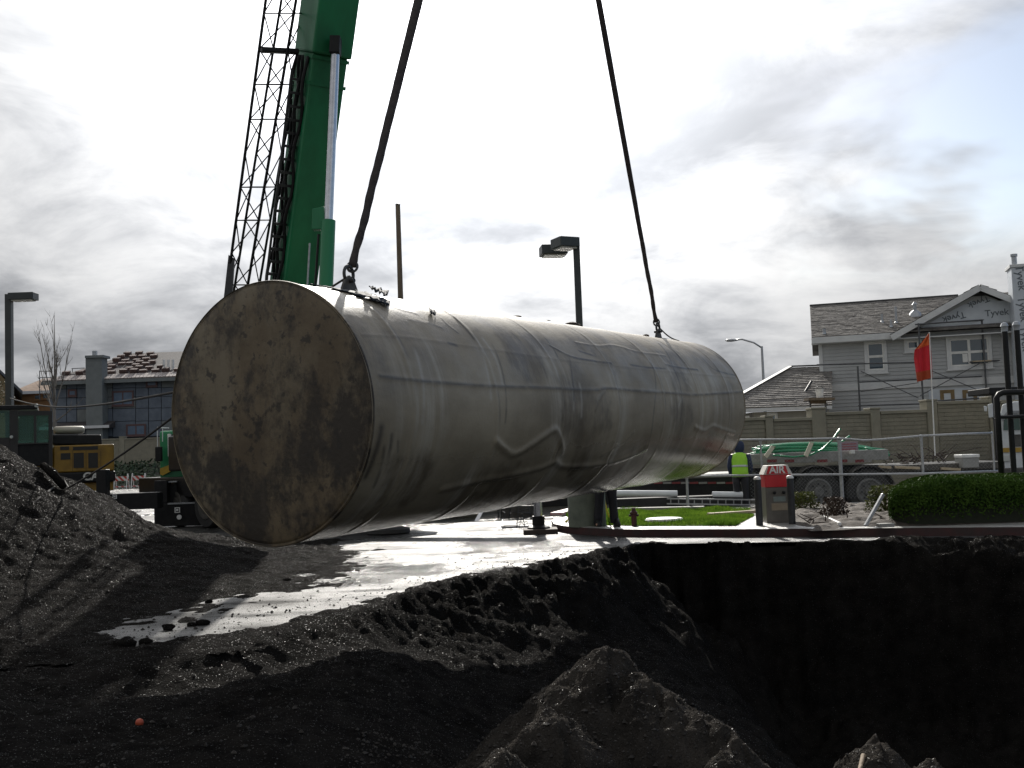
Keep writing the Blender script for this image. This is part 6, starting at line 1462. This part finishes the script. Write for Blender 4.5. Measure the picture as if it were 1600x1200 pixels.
# ------------------------------------------------------------------ people
SKIN = M('skin', (.42, .25, .17), (.36, .2, .14), 6, .55)
def person(label, loc, height, lean, yaw, stance, vest, hood):
    t = thing('person', label, 'person', loc); s = height / 1.78
    Ry = Matrix.Translation(loc) @ Matrix.Rotation(yaw, 4, 'Z') @ Matrix.Scale(s, 4)
    def up(p):                     # lean the body forward (towards -y) above the hips
        p = Vector(p)
        if p.z > .95: d = p - Vector((0, 0, .95)); p = Vector((0, 0, .95)) + Matrix.Rotation(lean, 3, 'X') @ d
        return p
    J = {}; r_ = {}
    def add(k, p, r): J[k] = up(p); r_[k] = r
    add('pel', (0, 0, .97), .14); add('bel', (0, -.01, 1.12), .135); add('che', (0, -.01, 1.30), .155); add('nec', (0, .0, 1.48), .065); add('hea', (0, -.02, 1.58), .085); add('hd2', (0, -.025, 1.67), .10); add('top', (0, -.015, 1.735), .075)
    Ed = [('pel', 'bel'), ('bel', 'che'), ('che', 'nec'), ('nec', 'hea'), ('hea', 'hd2'), ('hd2', 'top')]
    for sd_, k in ((1, 'l'), (-1, 'r')):
        st = stance
        add(k + 'hip', (sd_ * .09, 0, .90), .10); add(k + 'kne', (sd_ * (.10 + st * .4), -.03, .50), .062); add(k + 'ank', (sd_ * (.11 + st * .9), .02, .09), .042); add(k + 'toe', (sd_ * (.13 + st), -.15, .04), .035)
        add(k + 'sho', (sd_ * .19, 0, 1.42), .062); add(k + 'elb', (sd_ * .26, -.02, 1.13), .045); add(k + 'wri', (sd_ * .25, -.20, .96), .030); add(k + 'pal', (sd_ * .24, -.27, .92), .034)
        Ed += [('pel', k + 'hip'), (k + 'hip', k + 'kne'), (k + 'kne', k + 'ank'), (k + 'ank', k + 'toe'), ('che', k + 'sho'), (k + 'sho', k + 'elb'), (k + 'elb', k + 'wri'), (k + 'wri', k + 'pal')]
        for f_, (dx, dy, dz, L_) in enumerate(((-.024, -.075, -.02, 1.0), (-.008, -.085, -.025, 1.08), (.009, -.08, -.028, 1.02), (.025, -.065, -.03, .82), (-.045 * 1, -.02, -.01, .75))):
            b_ = Vector((sd_ * .24 + sd_ * dx * .9, -.27, .92)); a1 = b_ + Vector((sd_ * dx * .4, dy * .55 * L_, dz)); a2 = a1 + Vector((0, dy * .35 * L_, -.028))
            add(f'{k}f{f_}a', a1, .010); add(f'{k}f{f_}b', a2, .008); Ed += [(k + 'pal', f'{k}f{f_}a'), (f'{k}f{f_}a', f'{k}f{f_}b')]
    bm = bmesh.new(); sl = bm.verts.layers.skin.verify(); V = {}
    for k, p in J.items():
        v_ = bm.verts.new(p); v_[sl].radius = (r_[k], r_[k] * (.72 if k in ('pel', 'bel', 'che') else 1)); V[k] = v_
    V['pel'][sl].use_root = True
    for a, b_ in Ed: bm.edges.new((V[a], V[b_]))
    me = bpy.data.meshes.new('sk'); bm.to_mesh(me); bm.free(); o = bpy.data.objects.new('sk', me); COL.objects.link(o)
    o.modifiers.new('s', 'SKIN').use_smooth_shade = True; o.modifiers.new('u', 'SUBSURF').levels = 1; o.modifiers['u'].render_levels = 1
    bpy.context.view_layer.update(); m2 = bpy.data.meshes.new_from_object(o.evaluated_get(bpy.context.evaluated_depsgraph_get())); bpy.data.objects.remove(o)
    m2.transform(Matrix.Translation(-Vector(loc)) @ Ry); m2.materials.clear(); m2.materials.append(SKIN); m2.name = 'body'; o = bpy.data.objects.new('body', m2); COL.objects.link(o); o.parent = t
    def loft(secs, n_=16):     # (centre, rx, ry)
        mb = MB(Ry); rings = []
        for c, rx, ry in secs: rings.append([up(Vector(c) + Vector((rx * math.cos(2 * math.pi * k / n_), ry * math.sin(2 * math.pi * k / n_), 0))) for k in range(n_)])
        return mb.ring_loft(rings)
    TRO = M('black work trousers', (.014, .015, .02), (.022, .022, .026), 9, .85); JK = M('dark blue hooded jacket', (.015, .025, .06), (.022, .035, .08), 8, .8)
    mb = loft([((0, 0, 1.02), .175, .125), ((0, 0, .92), .19, .135), ((0, .0, .83), .185, .13)])
    for sd_ in (1, -1):
        x = lambda z: sd_ * (.095 + stance * (.9 - z))
        sub = loft([((x(.86), 0, .86), .105, .12), ((x(.7), -.01, .7), .095, .105), ((x(.5), -.03, .5), .08, .085), ((x(.3), 0, .3), .078, .085), ((x(.1), .02, .1), .08, .09), ((x(.06), .02, .06), .078, .088)])
        n0 = len(mb.v); mb.v += sub.v; mb.f += [[i + n0 for i in f_] for f_ in sub.f]
    mb.build('trousers', TRO, t, 0, True)
    for sd_ in (1, -1):
        x = sd_ * (.11 + stance * .85); mb = loft([((x, -.06, .0), .055, .15), ((x, -.06, .05), .056, .15), ((x, -.03, .10), .056, .10), ((x, .02, .17), .055, .065)]); mb.build('boot', BLACK, t, 0, True)
    loft([((0, 0, .90), .185, .135), ((0, 0, 1.0), .18, .13), ((0, -.01, 1.15), .185, .135), ((0, -.01, 1.3), .205, .145), ((0, 0, 1.42), .20, .115), ((0, 0, 1.5), .09, .085)]).build('jacket', JK, t, 0, True)
    for k in ('l', 'r'):
        mb = MB(Ry); mb.tube([J[k + 'sho'], J[k + 'sho'].lerp(J[k + 'elb'], .5), J[k + 'elb'], J[k + 'elb'].lerp(J[k + 'wri'], .5), J[k + 'wri']], [.085, .075, .065, .058, .048], 12); mb.build('sleeve', JK, t, 0, True)
    if vest:
        HV = M('lime safety vest', (.36, .72, .05), (.30, .62, .04), 5, .6)
        vs_ = loft([((0, 0, .86), .205, .155), ((0, 0, 1.0), .20, .15), ((0, -.01, 1.15), .205, .155), ((0, -.01, 1.3), .222, .163), ((0, 0, 1.42), .20, .135), ((0, 0, 1.47), .12, .10)]).build('safety_vest', HV, t, 0, True)
        loft([((0, -.0, 1.10), .207, .158), ((0, -.0, 1.15), .209, .160)]).build('reflective_band', M('silver band', (.55, .58, .6), None, 9, .3), vs_, 0, True)
    mb = MB(Ry); hc = up((0, -.015, 1.66))
    if hood: mb.lathe(hc + Vector((0, .01, -.17)), [(.085, -.02), (.125, .06), (.132, .15), (.12, .23), (.08, .28), (.02, .30)], 18); mb.build('hood', JK, t, 0, True)
    else: mb.lathe(hc + Vector((0, 0, .0)), [(.16, -.005), (.165, .005), (.118, .012), (.115, .06), (.085, .11), (.02, .135)], 18); mb.build('hard_hat', WHITE, t, 0, True)
    mb = MB(Ry)
    for sx in (-1, 1): mb.lathe(up((sx * .032, -.105, 1.655)), [(.011, -.01), (.012, .0), (.004, .008)], 8, (1, 0, 0), (0, 0, 1), (0, -1, 0))
    mb.build('eye', BLACK, t)
    mb = MB(Ry); q = up((0, -.11, 1.635)); mb.prism([q + Vector((-.012, 0, -.02)), q + Vector((.012, 0, -.02)), q + Vector((0, .0, .03))], (0, -.022, 0)); mb.build('nose', SKIN, t); mb = MB(Ry); q = up((0, -.112, 1.585)); mb.box(q, (.045, .008, .01)); mb.build('mouth', M('lips', (.3, .13, .1), None, 5, .5), t)
    return t
pw = A(1159, 790, 22.6); person('worker in lime vest and dark hood with back turned by the fence', Vector((pw.x, pw.y, .02)), 1.64, .10, R(165), .03, True, True)
pl_ = G(948, 823, .128); person('person in black trousers standing behind the tank, legs showing below it', Vector((pl_.x, pl_.y, .128)), 1.80, .0, R(12), .08, False, False)
